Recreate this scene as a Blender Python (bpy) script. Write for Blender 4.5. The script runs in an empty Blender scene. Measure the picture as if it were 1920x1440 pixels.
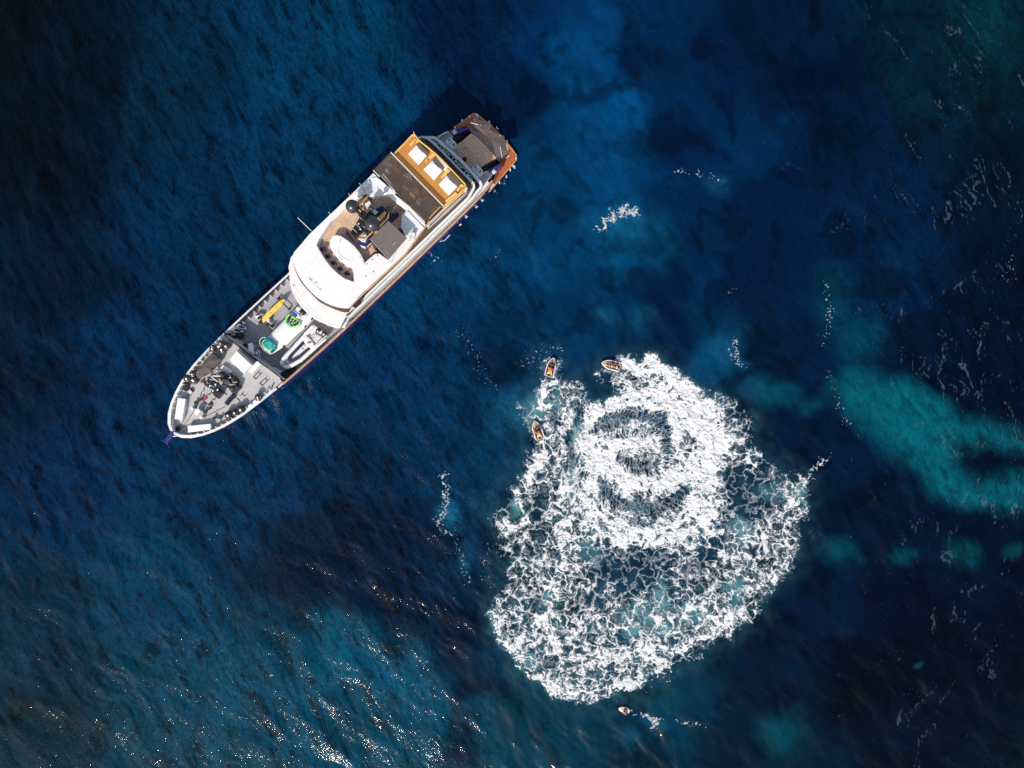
import bpy, bmesh, math, random
import numpy as np
from mathutils import Vector, Matrix

random.seed(7)
scene = bpy.context.scene
COL = scene.collection

# ------------------------------------------------------------------ camera, sky, sun, exposure
CAM_H = 90.0                     # drone height above the water, metres
MPP = 1.0 / 15.0                 # metres of sea surface per photo pixel
cam_data = bpy.data.cameras.new('camera')
cam = bpy.data.objects.new('camera', cam_data)
COL.objects.link(cam)
cam.location = (0, 0, CAM_H)
cam.rotation_euler = (0, 0, 0)
cam_data.sensor_width = 36.0
cam_data.lens = 36.0 * CAM_H / (1920 * MPP)
cam_data.clip_start = 1.0
cam_data.clip_end = 12000.0
scene.camera = cam

SUN_EL = math.radians(41.0)
SUN_DIR = Vector((-0.38 * math.cos(SUN_EL), -0.925 * math.cos(SUN_EL), math.sin(SUN_EL))).normalized()   # towards the sun
world = bpy.data.worlds.new('World')
scene.world = world
world.use_nodes = True
wn = world.node_tree.nodes
sky = wn.new('ShaderNodeTexSky')
sky.sky_type = 'NISHITA'
sky.sun_disc = False
sky.dust_density = 2.2
sky.ozone_density = 0.6
sky.sun_elevation = SUN_EL
sky.sun_rotation = math.atan2(SUN_DIR.x, SUN_DIR.y)
world.node_tree.links.new(sky.outputs[0], wn['Background'].inputs[0])
wn['Background'].inputs[1].default_value = 0.14
sun_data = bpy.data.lights.new('sun', 'SUN')
sun_data.energy = 3.7
sun_data.angle = math.radians(0.53)
sun_data.color = (1.0, 0.94, 0.86)
sun = bpy.data.objects.new('sun', sun_data)
COL.objects.link(sun)
sun.rotation_euler = SUN_DIR.to_track_quat('Z', 'Y').to_euler()
scene.view_settings.view_transform = 'Standard'
scene.view_settings.look = 'None'
scene.view_settings.gamma = 1.0
scene.view_settings.exposure = 0.25
scene.cycles.max_bounces = 6
scene.cycles.use_denoising = False

# ------------------------------------------------------------------ helpers
def W(px, py, z=0.0):
    """photo pixel -> point of the place at height z"""
    k = MPP * (CAM_H - z) / CAM_H
    return Vector(((px - 960) * k, (720 - py) * k, z))

def srgb(r, g, b):
    f = lambda c: (c / 255 / 12.92) if c <= 10 else ((c / 255 + 0.055) / 1.055) ** 2.4
    return (f(r), f(g), f(b))

MATS = {}
def mat(name, col, rough=0.5, metal=0.0, spec=0.5, noise=0.0, nscale=3.0, bump=0.0, bscale=20.0, alpha=1.0, trans=0.0, coat=0.0):
    """procedural paint / cloth / metal: base colour with soft noise wear and fine relief"""
    if name in MATS: return MATS[name]
    m = bpy.data.materials.new(name); m.use_nodes = True
    nt = m.node_tree; n = nt.nodes; l = nt.links
    b = n['Principled BSDF']
    b.inputs['Roughness'].default_value = rough
    b.inputs['Metallic'].default_value = metal
    b.inputs['Specular IOR Level'].default_value = spec
    b.inputs['Coat Weight'].default_value = coat
    b.inputs['Alpha'].default_value = alpha
    b.inputs['Transmission Weight'].default_value = trans
    tc = n.new('ShaderNodeTexCoord')
    if noise > 0:
        t = n.new('ShaderNodeTexNoise'); t.inputs['Scale'].default_value = nscale; t.inputs['Detail'].default_value = 5
        l.new(tc.outputs['Object'], t.inputs['Vector'])
        r = n.new('ShaderNodeValToRGB')
        r.color_ramp.elements[0].position = 0.3; r.color_ramp.elements[1].position = 0.7
        r.color_ramp.elements[0].color = (*[c * (1 - noise) for c in col], 1)
        r.color_ramp.elements[1].color = (*[min(1, c * (1 + noise * 0.6)) for c in col], 1)
        l.new(t.outputs['Fac'], r.inputs[0]); l.new(r.outputs[0], b.inputs['Base Color'])
    else:
        b.inputs['Base Color'].default_value = (*col, 1)
    if bump > 0:
        t2 = n.new('ShaderNodeTexNoise'); t2.inputs['Scale'].default_value = bscale; t2.inputs['Detail'].default_value = 3
        l.new(tc.outputs['Object'], t2.inputs['Vector'])
        bp = n.new('ShaderNodeBump'); bp.inputs['Strength'].default_value = bump; bp.inputs['Distance'].default_value = 0.05
        l.new(t2.outputs['Fac'], bp.inputs['Height']); l.new(bp.outputs[0], b.inputs['Normal'])
    MATS[name] = m
    return m

def tag(o, label=None, cat=None, group=None, kind=None):
    if label: o['label'] = label
    if cat: o['category'] = cat
    if group: o['group'] = group
    if kind: o['kind'] = kind
    return o
def _hash(ix,iy,s):
    h=(ix.astype(np.int64)*374761393+iy.astype(np.int64)*668265263+s*982451653)&0x7fffffff
    h=((h^(h>>13))*1274126177)&0x7fffffff
    h=((h^(h>>16))*2246822519)&0x7fffffff
    return ((h^(h>>15))&0xfffff)/float(0x100000)
def perlin(x,y,s=0):
    ix=np.floor(x);iy=np.floor(y);fx=x-ix;fy=y-iy
    u=fx*fx*fx*(fx*(fx*6-15)+10);v=fy*fy*fy*(fy*(fy*6-15)+10)
    def g(a,b):
        t=_hash(ix+a,iy+b,s)*6.2831853
        return np.cos(t)*(fx-a)+np.sin(t)*(fy-b)
    a=g(0,0);b=g(1,0);c=g(0,1);d=g(1,1)
    return ((a+(b-a)*u)+((c+(d-c)*u)-(a+(b-a)*u))*v)*1.5
def fbm(x,y,s=0,o=4):
    r=0;a=1;t=0
    for i in range(o):
        r=r+a*perlin(x*2**i+i*17.3,y*2**i-i*9.1,s+i*7);t+=a;a*=.5
    return r/t
def worley(x,y,s=0):
    ix=np.floor(x);iy=np.floor(y)
    f1=np.full(x.shape,9.);f2=np.full(x.shape,9.)
    for a in (-1,0,1):
        for b in (-1,0,1):
            cx=ix+a;cy=iy+b
            d=np.hypot(cx+_hash(cx,cy,s)-x,cy+_hash(cx,cy,s+101)-y)
            m=d<f1
            f2=np.where(m,f1,np.minimum(f2,d));f1=np.where(m,d,f1)
    return f1,f2
def sst(a,b,x):
    t=np.clip((x-a)/(b-a),0,1);return t*t*(3-2*t)
def inpoly(X,Y,P):
    r=np.zeros(X.shape,bool);n=len(P)
    for i in range(n):
        x0,y0=P[i];x1,y1=P[(i+1)%n]
        if y0==y1: continue
        c=((y0>Y)!=(y1>Y))&(X<(x1-x0)*(Y-y0)/(y1-y0)+x0)
        r^=c
    return r
def segdist(X,Y,P,W):
    """normalised distance (d/width) to a polyline of varying width, and fraction"""
    best=np.full(X.shape,99.)
    for i in range(len(P)-1):
        x0,y0=P[i];x1,y1=P[i+1];dx,dy=x1-x0,y1-y0
        t=np.clip(((X-x0)*dx+(Y-y0)*dy)/(dx*dx+dy*dy),0,1)
        d=np.hypot(X-x0-t*dx,Y-y0-t*dy)/(W[i]+(W[i+1]-W[i])*t)
        best=np.minimum(best,d)
    return best
def polyedge(X,Y,P):
    d=np.full(X.shape,1e9);n=len(P)
    for i in range(n):
        x0,y0=P[i];x1,y1=P[(i+1)%n];dx,dy=x1-x0,y1-y0
        t=np.clip(((X-x0)*dx+(Y-y0)*dy)/(dx*dx+dy*dy),0,1)
        d=np.minimum(d,np.hypot(X-x0-t*dx,Y-y0-t*dy))
    return np.where(inpoly(X,Y,P),d,-d)
OUT=[(1122,683),(1165,672),(1230,668),(1268,692),(1300,722),(1335,742),(1385,752),(1415,790),(1412,830),(1440,858),
 (1482,884),(1512,905),(1516,945),(1500,985),(1506,1020),(1486,1060),(1462,1085),(1440,1120),(1412,1158),(1380,1186),
 (1335,1212),(1300,1232),(1262,1248),(1248,1280),(1205,1288),(1160,1303),(1110,1316),(1060,1310),(1010,1288),(975,1250),
 (945,1215),(922,1170),(919,1128),(940,1105),(952,1085),(945,1052),(935,1012),(922,968),(945,935),(958,900),(975,868),
 (1000,838),(985,800),(975,770),(1000,735),(1015,705),(1022,672),(1040,672),(1050,700),(1085,715),(1112,742),(1125,748),(1150,735),(1140,715),(1118,700)]
# bright churned bands: path, widths, strength
ST=[([(1168,686),(1225,684),(1285,720),(1325,775),(1338,850),(1330,915),(1295,965)],[8,24,34,42,40,38,26],1.02),
 ([(1165,690),(1205,705),(1255,745),(1290,800)],[6,10,24,34],.95),
 ([(1330,880),(1262,900),(1200,904),(1145,885),(1108,840),(1108,785),(1140,752),(1200,742),(1265,758)],[36,24,26,30,30,26,24,22,30],1.02),
 ([(1120,835),(1180,832),(1240,826),(1275,800)],[20,20,22,26],.98),
 ([(1110,870),(1098,930),(1108,985),(1160,1005),(1230,1012),(1300,1000)],[30,26,30,34,28,22],.92),
 ([(1255,880),(1240,900),(1330,940),(1325,985)],[10,16,26,20],.9),
 ([(1031,706),(1027,725),(1024,745)],[6,9,15],1.2),([(1026,735),(1026,760),(1034,800),(1048,845),(1075,900)],[12,17,18,12,16],.72),
 ([(1013,824),(1019,845),(1012,868),(992,895)],[6,10,12,13],1.15),([(992,895),(965,925),(975,960)],[14,15,13],.85),
 ([(1055,760),(1090,770),(1110,800)],[26,30,22],.72),
 ([(1062,900),(1048,960),(1062,1030),(1040,1090),(1038,1120)],[16,18,18,14,14],.82),
 ([(975,930),(985,985),(960,1040)],[26,24,16],.6),
 ([(925,1130),(935,1190),(985,1255),(1060,1300),(1125,1298),(1200,1276),(1245,1252)],[16,22,24,22,20,18,18],.86),
 ([(1030,1150),(1010,1180),(1050,1225),(1110,1240),(1190,1225),(1230,1205)],[26,30,22,18,22,18],.84),
 ([(1290,1130),(1335,1150),(1350,1180),(1280,1210),(1220,1222)],[10,14,14,12,16],.9),
 ([(1380,850),(1450,885),(1505,915),(1505,970),(1490,1045),(1450,1110),(1380,1185)],[12,14,20,18,22,22,18],.66),
 ([(1390,985),(1380,1030),(1340,1060)],[14,12,10],.8),
 ([(1320,1060),(1340,1110),(1345,1150)],[8,8,8],.8),
 ([(1245,1070),(1240,1110)],[10,10],.8),
 ([(1145,700),(1170,720),(1210,725)],[12,18,20],.62),
 ([(1022,676),(1014,700),(1010,730)],[6,7,8],.55),([(1043,680),(1050,705),(1065,730)],[6,8,10],.55),([(1128,700),(1140,706),(1150,712)],[6,8,8],.6),([(1335,760),(1390,790),(1400,830)],[16,18,14],.5),
]
DK=[([(1112,812),(1126,794),(1160,780),(1205,775),(1236,786),(1250,815),(1247,850)],[5,8,10,10,8,7,5],1.05),
 ([(1162,862),(1195,876),(1234,870)],[6,9,6],.9),
 ([(1126,905),(1152,938),(1205,956),(1258,944),(1292,916)],[6,9,10,9,6],.95),
 ([(1165,975),(1215,982)],[6,6],.4),
 ([(1085,770),(1072,830),(1068,880)],[7,8,8],.55),
 ([(1042,735),(1040,770),(1042,800)],[7,8,6],.7),
 ([(962,940),(962,965)],[9,8],.7),
 ([(1130,1058),(1180,1072),(1230,1060)],[28,38,24],.62),
 ([(1270,1090),(1340,1090)],[24,28],.25),
 ([(1370,900),(1420,920),(1400,960)],[26,36,24],.58),
 ([(1040,1185),(1065,1215)],[6,6],.5),
 ([(1080,1140),(1110,1120)],[16,20],.38),
 ([(1000,900),(1010,960),(1000,1030)],[12,14,14],.25),
 ([(1330,1030),(1310,1060)],[20,18],.3),
]
BR=[([(1128,880),(1160,902),(1200,913),(1245,906),(1282,884),(1300,850)],[6,8,9,8,8,8],1.12),
 ([(1100,846),(1140,828),(1180,822),(1215,828),(1236,845)],[10,9,8,7,5],1.05),
 ([(1098,810),(1120,778),(1165,758),(1215,757),(1252,772),(1270,805),(1268,842)],[8,8,8,8,8,8,8],1.12),
 ([(1105,945),(1150,982),(1210,998),(1262,986),(1305,950)],[8,10,11,10,8],1.0)]
C0=np.array((1212,842.))
def density(X,Y):
    n1=fbm(X/38,Y/38,3,4);n2=fbm(X/38,Y/38,33,4)
    x=X+n1*26;y=Y+n2*26
    e=polyedge(x,y,OUT)
    base=sst(-14,30,e)*(.57+.40*fbm(X/60,Y/60,71,3))
    d=base
    for P,W,s in ST:
        q=segdist(x,y,P,W)
        d=np.maximum(d,(s)*np.exp(-(q/1.2)**2.2)*sst(-22,2,e))
    for P,W,s in DK:
        q=segdist(X+n1*12,Y+n2*12,P,W)
        d=d-1.12*s*np.exp(-(q/1.0)**1.8)
    for P,W,s in BR:
        q=segdist(X+n1*9,Y+n2*9,P,W)
        d=np.maximum(d,s*np.exp(-(q/1.15)**2.0))
    return d,e,n1,n2
def foam(X,Y):
    d,e,n1,n2=density(X,Y)
    dx=X-C0[0];dy=Y-C0[1];r=np.hypot(dx,dy)
    k=sst(250,110,r)
    w1=fbm(X/22,Y/22,5,4);w2=fbm(X/22,Y/22,55,4)
    v1=fbm(X/7,Y/7,6,2);v2=fbm(X/7,Y/7,56,2)
    xa=X+w1*20+v1*3;ya=Y+w2*20+v2*3
    th=np.arctan2(dy,dx)
    lo=fbm(X/75,Y/75,421,3);xb=X+w1*30+lo*30;yb=Y+w2*30-lo*22
    f1,f2=worley(xa/25,ya/25,11);E1=(f2-f1)
    f1,f2=worley(xb/46,yb/40,17);E0=(f2-f1)*1.25
    mk=sst(-.12,.16,fbm(X/50,Y/50,431,3))
    E1=E1*mk+np.minimum(E0,E1*1.6+.03)*(1-mk)
    f1,f2=worley(xa/13,ya/13,12);E2=(f2-f1)
    f1,f2=worley((th+r/170)*4.6+w1*.5+v1*.15,r/7.5+w2*1.1+v2*.3,16);E5=(f2-f1)
    kk=k*sst(45,75,r);E2=E2*(1-kk)+np.minimum(E2*1.5+.05,E5)*kk
    f1,f2=worley((X+v1*4+w1*6)/6.2,(Y+v2*4+w2*6)/6.2,14);E3=(f2-f1)
    f1,f2=worley((th*(r.clip(30,200)**.5)*.95)+w1*1.3+v1*.3,r/34+w2*1.2,15);E4=(f2-f1)
    E1=E1*(1-k)+np.minimum(E1*1.3,E4)*k
    f4=fbm(X/3.6,Y/3.6,91,2)
    m=fbm(X/30,Y/30,401,3)
    dd=(d+.26*m+.12*lo).clip(-.4,1.3)
    dp=dd.clip(0,2)
    T1=.07-.035*sst(0,-.45,dd)+.2*dp+.16*dp**3
    T2=-.13+.33*dp+.12*dp**3
    T3=-.34+.38*dp+.10*dp**3
    val=np.maximum(np.maximum(T1-E1,(T2-E2)),(T3-E3))
    g1=fbm(X/11+w1,Y/11+w2,441,3);val=val+f4*.075+sst(.9,1.3,dd)*.20-.24*sst(.06,.5,g1)*sst(.3,.7,dd)
    edge=sst(-24,10,e+10*f4+8*v1)
    val=np.minimum(val,.4)-(1-edge)*.9
    return val,d,e
FL=[([(1125,430),(1150,405),(1180,393),(1200,402)],[6,10,11,5],1.0),([(1262,322),(1290,325),(1330,330),(1360,345)],[5,5,5,4],.55),
 ([(832,895),(838,930),(828,965),(822,990),(850,1000)],[8,9,8,5,5],.75),([(855,1010),(866,1050),(880,1095)],[5,6,6],.55),
 ([(1378,640),(1378,670),(1395,688)],[7,9,6],.7),([(1550,530),(1556,580),(1548,640)],[6,8,7],.5),([(1550,700),(1575,760),(1590,800)],[8,9,6],.45),
 ([(1555,858),(1525,875),(1515,900)],[5,6,8],.8),([(1370,545),(1380,570)],[6,6],.4),([(925,490),(935,470)],[9,7],.4),([(860,620),(900,690),(930,720)],[16,18,12],.34),
 ([(985,680),(1010,660),(1060,655)],[14,12,10],.45), ([(1182,1334),(1200,1338),(1215,1344),(1236,1352),(1222,1366)],[3,4,5,5,4],.95),([(1265,1352),(1312,1361)],[3,4],.7),([(800,478),(822,489)],[5,5],.65),
 ([(915,1020),(905,1080),(925,1100)],[8,6,6],.4),([(455,768),(490,760)],[4,4],.38),([(560,700),(600,675)],[5,5],.38),([(925,365),(950,340)],[6,6],.42),
 ([(1890,470),(1900,520),(1870,515)],[8,9,6],.42)]
def flecks(X,Y):
    n1=fbm(X/14,Y/14,203,3);n2=fbm(X/14,Y/14,233,3)
    x=X+n1*16;y=Y+n2*16
    d=np.zeros(X.shape)
    for P,W,s in FL:
        q=segdist(x,y,P,W);d=np.maximum(d,s*np.exp(-(q/1.3)**2.2))
    f1,f2=worley((X+n1*6)/5.2,(Y+n2*6)/5.2,212);sp=np.exp(-(f1/.42)**2)
    f1,f2=worley((X+n1*8)/9,(Y+n2*8)/9,213);L=np.exp(-((f2-f1)/.22)**1.2)
    f4=fbm(X/3.2,Y/3.2,291,2)
    return d*.84+(np.maximum(sp*1.0,L*.5)-.5)*.75+f4*.35-.55-(d<.06)*1.,d

# ------------------------------------------------------------------ the sea: one sheet to the horizon
NW = 70
_rng = np.random.RandomState(11)
_lam = np.exp(_rng.uniform(math.log(0.75), math.log(7.5), NW))
_ang = math.radians(24) + _rng.normal(0, 0.42, NW)
_amp = 0.0043 * _lam ** 0.95 * _rng.uniform(0.5, 1.3, NW) * np.where(_lam > 4.5, 0.8, 1.0)
_ph = _rng.uniform(0, 6.283, NW)
def wave_height(X, Y):
    wx = X + 1.6 * fbm(X / 9, Y / 9, 501, 2); wy = Y + 1.6 * fbm(X / 9, Y / 9, 531, 2)
    h = np.zeros(X.shape)
    for i in range(NW):
        k = 6.2831853 / _lam[i]
        s = np.sin(k * (math.cos(_ang[i]) * wx + math.sin(_ang[i]) * wy) + _ph[i])
        h += _amp[i] * (s + 0.25 * s * s - 0.12)
    return h * (0.75 + 0.5 * fbm(X / 22, Y / 22, 541, 2))

# seabed colours, dark corner vignette painted in: control points (photo px, sRGB)
SEA_PTS = [(30,40,(3,7,14)),(160,120,(4,14,28)),(60,300,(3,10,22)),(320,180,(8,32,56)),(520,90,(8,44,76)),(660,60,(6,52,86)),(700,180,(4,46,82)),
 (120,520,(4,18,38)),(330,420,(6,36,68)),(520,300,(6,42,76)),(40,720,(3,20,44)),(250,650,(4,36,72)),(150,900,(3,34,68)),(360,900,(3,40,74)),
 (560,760,(2,44,80)),(520,900,(4,38,70)),(620,1000,(8,24,48)),(560,1080,(9,22,44)),(720,1100,(5,22,48)),(780,980,(4,24,52)),(640,860,(3,34,64)),
 (100,1150,(2,36,58)),(300,1120,(2,52,82)),(80,1380,(2,34,48)),(300,1330,(2,54,76)),(480,1300,(2,60,84)),(620,1240,(2,66,92)),(760,1290,(2,62,88)),
 (620,1400,(2,60,84)),(860,1180,(3,20,46)),(900,1290,(2,28,56)),(815,1325,(2,64,90)),(915,1345,(2,60,86)),(1000,1370,(2,64,88)),(780,1415,(2,60,84)),(925,1430,(2,60,84)),(960,1390,(2,62,84)),(850,1400,(3,22,44)),(1080,1380,(2,52,76)),(1240,1330,(2,56,80)),
 (1180,1400,(2,46,70)),(1330,1330,(2,40,66)),(760,560,(2,48,86)),(860,500,(2,50,88)),(720,700,(2,40,78)),(860,640,(2,40,76)),(840,820,(2,36,68)),
 (900,860,(2,50,84)),(1000,400,(2,52,94)),(1000,600,(2,42,78)),(900,130,(3,26,58)),(960,180,(1,24,58)),(820,30,(3,24,56)),(880,60,(3,26,58)),(1000,60,(2,40,84)),(1100,110,(2,62,114)),
 (1150,230,(2,68,122)),(1190,90,(2,30,66)),(1240,60,(2,40,82)),(1130,330,(2,66,118)),(1260,170,(2,36,76)),(1330,140,(2,32,72)),(1290,260,(2,34,76)),(1380,250,(2,42,84)),
 (1170,460,(2,74,120)),(1260,400,(2,40,82)),(1300,480,(2,34,72)),(1060,500,(2,60,106)),(1110,570,(2,48,88)),(1240,560,(2,30,66)),(1330,560,(2,40,80)),
 (1440,60,(2,22,52)),(1520,140,(2,16,46)),(1450,350,(2,26,62)),(1420,500,(2,26,60)),(1600,260,(2,24,56)),(1560,430,(2,30,68)),(1700,40,(3,30,52)),(1800,60,(4,40,54)),
 (1860,140,(3,24,36)),(1740,200,(4,28,46)),(1890,300,(2,16,32)),(1720,380,(2,26,56)),(1640,520,(2,34,70)),(1860,520,(2,14,36)),(1760,600,(2,16,42)),(1480,620,(2,30,64)),
 (1340,660,(2,58,96)),(1260,640,(2,30,64)),(1440,680,(2,28,60)),(1500,800,(2,24,56)),(1860,740,(2,14,38)),(1600,960,(2,24,54)),(1700,1000,(2,18,46)),(1840,1040,(2,14,38)),
 (1540,1120,(2,20,48)),(1460,1180,(2,22,52)),(1700,1160,(2,10,32)),(1850,1200,(2,10,30)),(1600,1300,(2,8,28)),(1780,1340,(2,12,32)),(1420,1300,(2,22,50)),(1480,1400,(2,40,62)),
 (1880,1420,(3,18,34)),(1700,1420,(2,14,34)),(1380,1420,(2,28,52)),(1080,900,(2,34,66)),(1200,1000,(2,32,64)),(1300,900,(2,30,62)),(1200,1120,(3,44,72)),(1000,1050,(3,30,58)),(1000,1200,(4,40,66)),(1420,1000,(2,32,62))]
# pale sand showing turquoise: polygon / blobs (photo px), strength
SAND_POLY = [(1560,712),(1600,700),(1640,706),(1700,716),(1745,752),(1800,792),(1850,800),(1930,820),(1990,835),(1990,862),(1930,848),(1860,826),(1800,830),(1786,856),(1800,890),(1840,905),(1920,900),(1990,905),
 (1990,960),(1910,945),(1850,946),(1800,936),(1760,920),(1720,880),(1680,850),(1640,812),(1600,780),(1580,745)]
SAND = [((1450,735),(46,26),.75),((1525,752),(30,14),.45),((1610,640),(46,46),.42),((1560,560),(30,60),.25),((1570,1035),(34,22),.55),((1695,1040),(20,16),.5),((1800,1040),(28,22),.5),((1900,1035),(16,14),.4),
 ((1610,1042),(14,12),.4),((1470,1375),(40,30),.5),((1360,650),(34,34),.5),((1165,420),(60,34),.55),((1350,340),(24,16),.4),((1395,680),(14,16),.5),((843,968),(18,26),.85),((870,1050),(12,30),.35),
 ((1200,600),(20,26),.4),((1130,600),(20,14),.35),((1730,1245),(8,8),.5),((960,770),(44,40),.45),((1230,1352),(26,10),.5),((1180,1385),(22,14),.35),((1390,1150),(20,16),.3),((730,1255),(90,40),.25),((1880,90),(50,80),.1)]
# milky aerated water inside the wake
AER = [((1090,820),(16,40),.9),((1075,900),(14,36),.7),((1385,1010),(22,34),.9),((1370,1120),(26,34),.6),((1300,1160),(40,24),.7),((1190,1180),(24,14),.7),((1245,1120),(14,40),.8),((1240,1190),(30,14),.8),((1040,745),(18,30),.6),
 ((1010,770),(26,36),.6),((965,950),(14,24),.7),((1150,785),(40,8),.3),((1215,785),(40,8),.25),((1310,890),(14,12),.8),((1300,905),(12,10),.9),((1190,958),(26,12),.4),((1030,1125),(20,14),.7),((1460,915),(40,20),.6),((1500,930),(16,20),.7),
 ((1000,1235),(20,16),.7),((1040,1270),(24,14),.5),((1235,850),(20,10),.4),((1150,840),(24,16),.4),((1290,870),(20,20),.4),((1215,1160),(60,30),.5),((1100,1030),(40,20),.4)]
SEA_GAIN = np.array((0.12, 0.60, 0.54))
def sea_fields(PX, PY):
    n1 = fbm(PX / 120, PY / 120, 701, 4); n2 = fbm(PX / 120, PY / 120, 731, 4)
    x = PX + 70 * n1; y = PY + 70 * n2
    wsum = np.zeros(PX.shape); c = np.zeros(PX.shape + (3,))
    for px, py, col in SEA_PTS:
        w = 1.0 / (((x - px) ** 2 + (y - py) ** 2) / 900.0 + 0.6) ** 2
        wsum += w; c += w[..., None] * np.array(srgb(*col)) * SEA_GAIN
    c /= wsum[..., None]
    # dark weed clumps on the seabed
    m = fbm(PX / 70 + n1, PY / 70 + n2, 761, 4)
    c *= (1.0 - (0.42 - 0.30 * sst(1000, 700, PX)) * sst(0.05, 0.30, m))[..., None]
    m3 = fbm(PX / 150, PY / 150, 771, 4)
    c *= (1.0 + (0.6 - 0.3 * sst(1000, 700, PX)) * (m3.clip(-.5, .6)))[..., None]
    n3 = fbm(PX / 26, PY / 26, 781, 4); n4 = fbm(PX / 26, PY / 26, 791, 4)
    x = PX + 26 * n1 + 11 * n3; y = PY + 26 * n2 + 11 * n4
    s = 0.74 * sst(-30, 26, polyedge(x, y, SAND_POLY))
    for (cx, cy), (rx, ry), st in SAND:
        q = np.hypot((x - cx) / rx, (y - cy) / ry)
        s = np.maximum(s, 0.66 * st * sst(1.8, 0.1, q))
    s *= (1.0 - 0.22 * sst(-0.05, 0.3, n3)) * (1 - 0.2 * sst(0.0, 0.4, n4))
    teal = np.array(srgb(2, 82, 94)); blue = np.array(srgb(18, 90, 122))
    t = sst(1450, 1400, PX)[..., None]
    c = c + (teal * (1 - t) + blue * t - c) * s[..., None]
    a = np.zeros(PX.shape)
    for (cx, cy), (rx, ry), st in AER:
        q = np.hypot((x - cx) / rx, (y - cy) / ry)
        a = np.maximum(a, st * sst(1.4, 0.3, q))
    a *= 0.75 + 0.7 * n4
    inf = (PX > 860) & (PX < 1570) & (PY > 620) & (PY < 1370)
    if inf.any():
        dd, ee = density(PX[inf], PY[inf])[:2]
        a[inf] = np.maximum(a[inf], (0.24 * sst(0.35, 1.0, dd) + 0.07 * sst(-45, 5, ee)) * (0.7 + 1.4 * n4[inf]))
    c = c + (np.array(srgb(92, 158, 162)) - c) * a.clip(0, 1)[..., None] * 0.8
    return c

def chop_field(PX, PY):
    c = sst(1120, 760, PX + 60 * fbm(PX / 200, PY / 200, 801, 3) * 3)
    r = sst(1350, 1800, PX + 0.2 * (720 - PY)) * 0.55
    return np.maximum(np.maximum(c, r), 0.22)

def crest_field(PX, PY):
    return sst(1330, 1720, PX + 40 * fbm(PX / 150, PY / 150, 821, 3) * 3) * (0.7 + 0.5 * fbm(PX / 200, PY / 200, 831, 2))

def grid_mesh(name, xs, ys, Z, keep=None):
    nx, ny = len(xs), len(ys)
    X, Y = np.meshgrid(xs, ys)
    i = np.arange((nx - 1) * (ny - 1)); r = i // (nx - 1); q = i % (nx - 1)
    a = r * nx + q
    F = np.stack([a, a + 1, a + nx + 1, a + nx], 1)
    V = np.stack([X.ravel(), Y.ravel(), Z.ravel()], 1)
    idx = None
    if keep is not None:
        F = F[keep.ravel()]
        idx = np.unique(F); re = np.full(len(V), -1); re[idx] = np.arange(len(idx))
        F = re[F]; V = V[idx]
    me = bpy.data.meshes.new(name)
    me.vertices.add(len(V)); me.vertices.foreach_set('co', V.astype(np.float32).ravel())
    me.loops.add(F.size); me.loops.foreach_set('vertex_index', F.astype(np.int32).ravel())
    me.polygons.add(len(F))
    me.polygons.foreach_set('loop_start', np.arange(0, F.size, 4, dtype=np.int32))
    me.polygons.foreach_set('use_smooth', np.ones(len(F), bool))
    me.update(calc_edges=True)
    return me, idx

STEP = 0.2
def spaced(half):
    d = list(np.arange(-half, half + 1e-6, STEP)); g = STEP; v = half; out = []
    while v < 5000:
        g *= 1.35; v += g; out.append(v)
    return np.array([-o for o in out[::-1]] + d + out)
sx = spaced(68.0); sy = spaced(52.0)
GX, GY = np.meshgrid(sx, sy)
fade = sst(1.0, 0.0, (np.maximum(np.abs(GX) - 66, np.abs(GY) - 50).clip(0) / 12.0))
GZ = wave_height(GX.clip(-90, 90), GY.clip(-70, 70)) * fade
PXg = (960 + GX / MPP).clip(-60, 1980); PYg = (720 - GY / MPP).clip(-60, 1500)
sea_me, _ = grid_mesh('sea', sx, sy, GZ)
SC = sea_fields(PXg, PYg)
att = sea_me.attributes.new('seabed_vignette', 'FLOAT_COLOR', 'POINT')
att.data.foreach_set('color', np.concatenate([SC.reshape(-1, 3), np.ones((GX.size, 1))], 1).astype(np.float32).ravel())
att = sea_me.attributes.new('chop', 'FLOAT', 'POINT')
att.data.foreach_set('value', chop_field(PXg, PYg).astype(np.float32).ravel())

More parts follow.
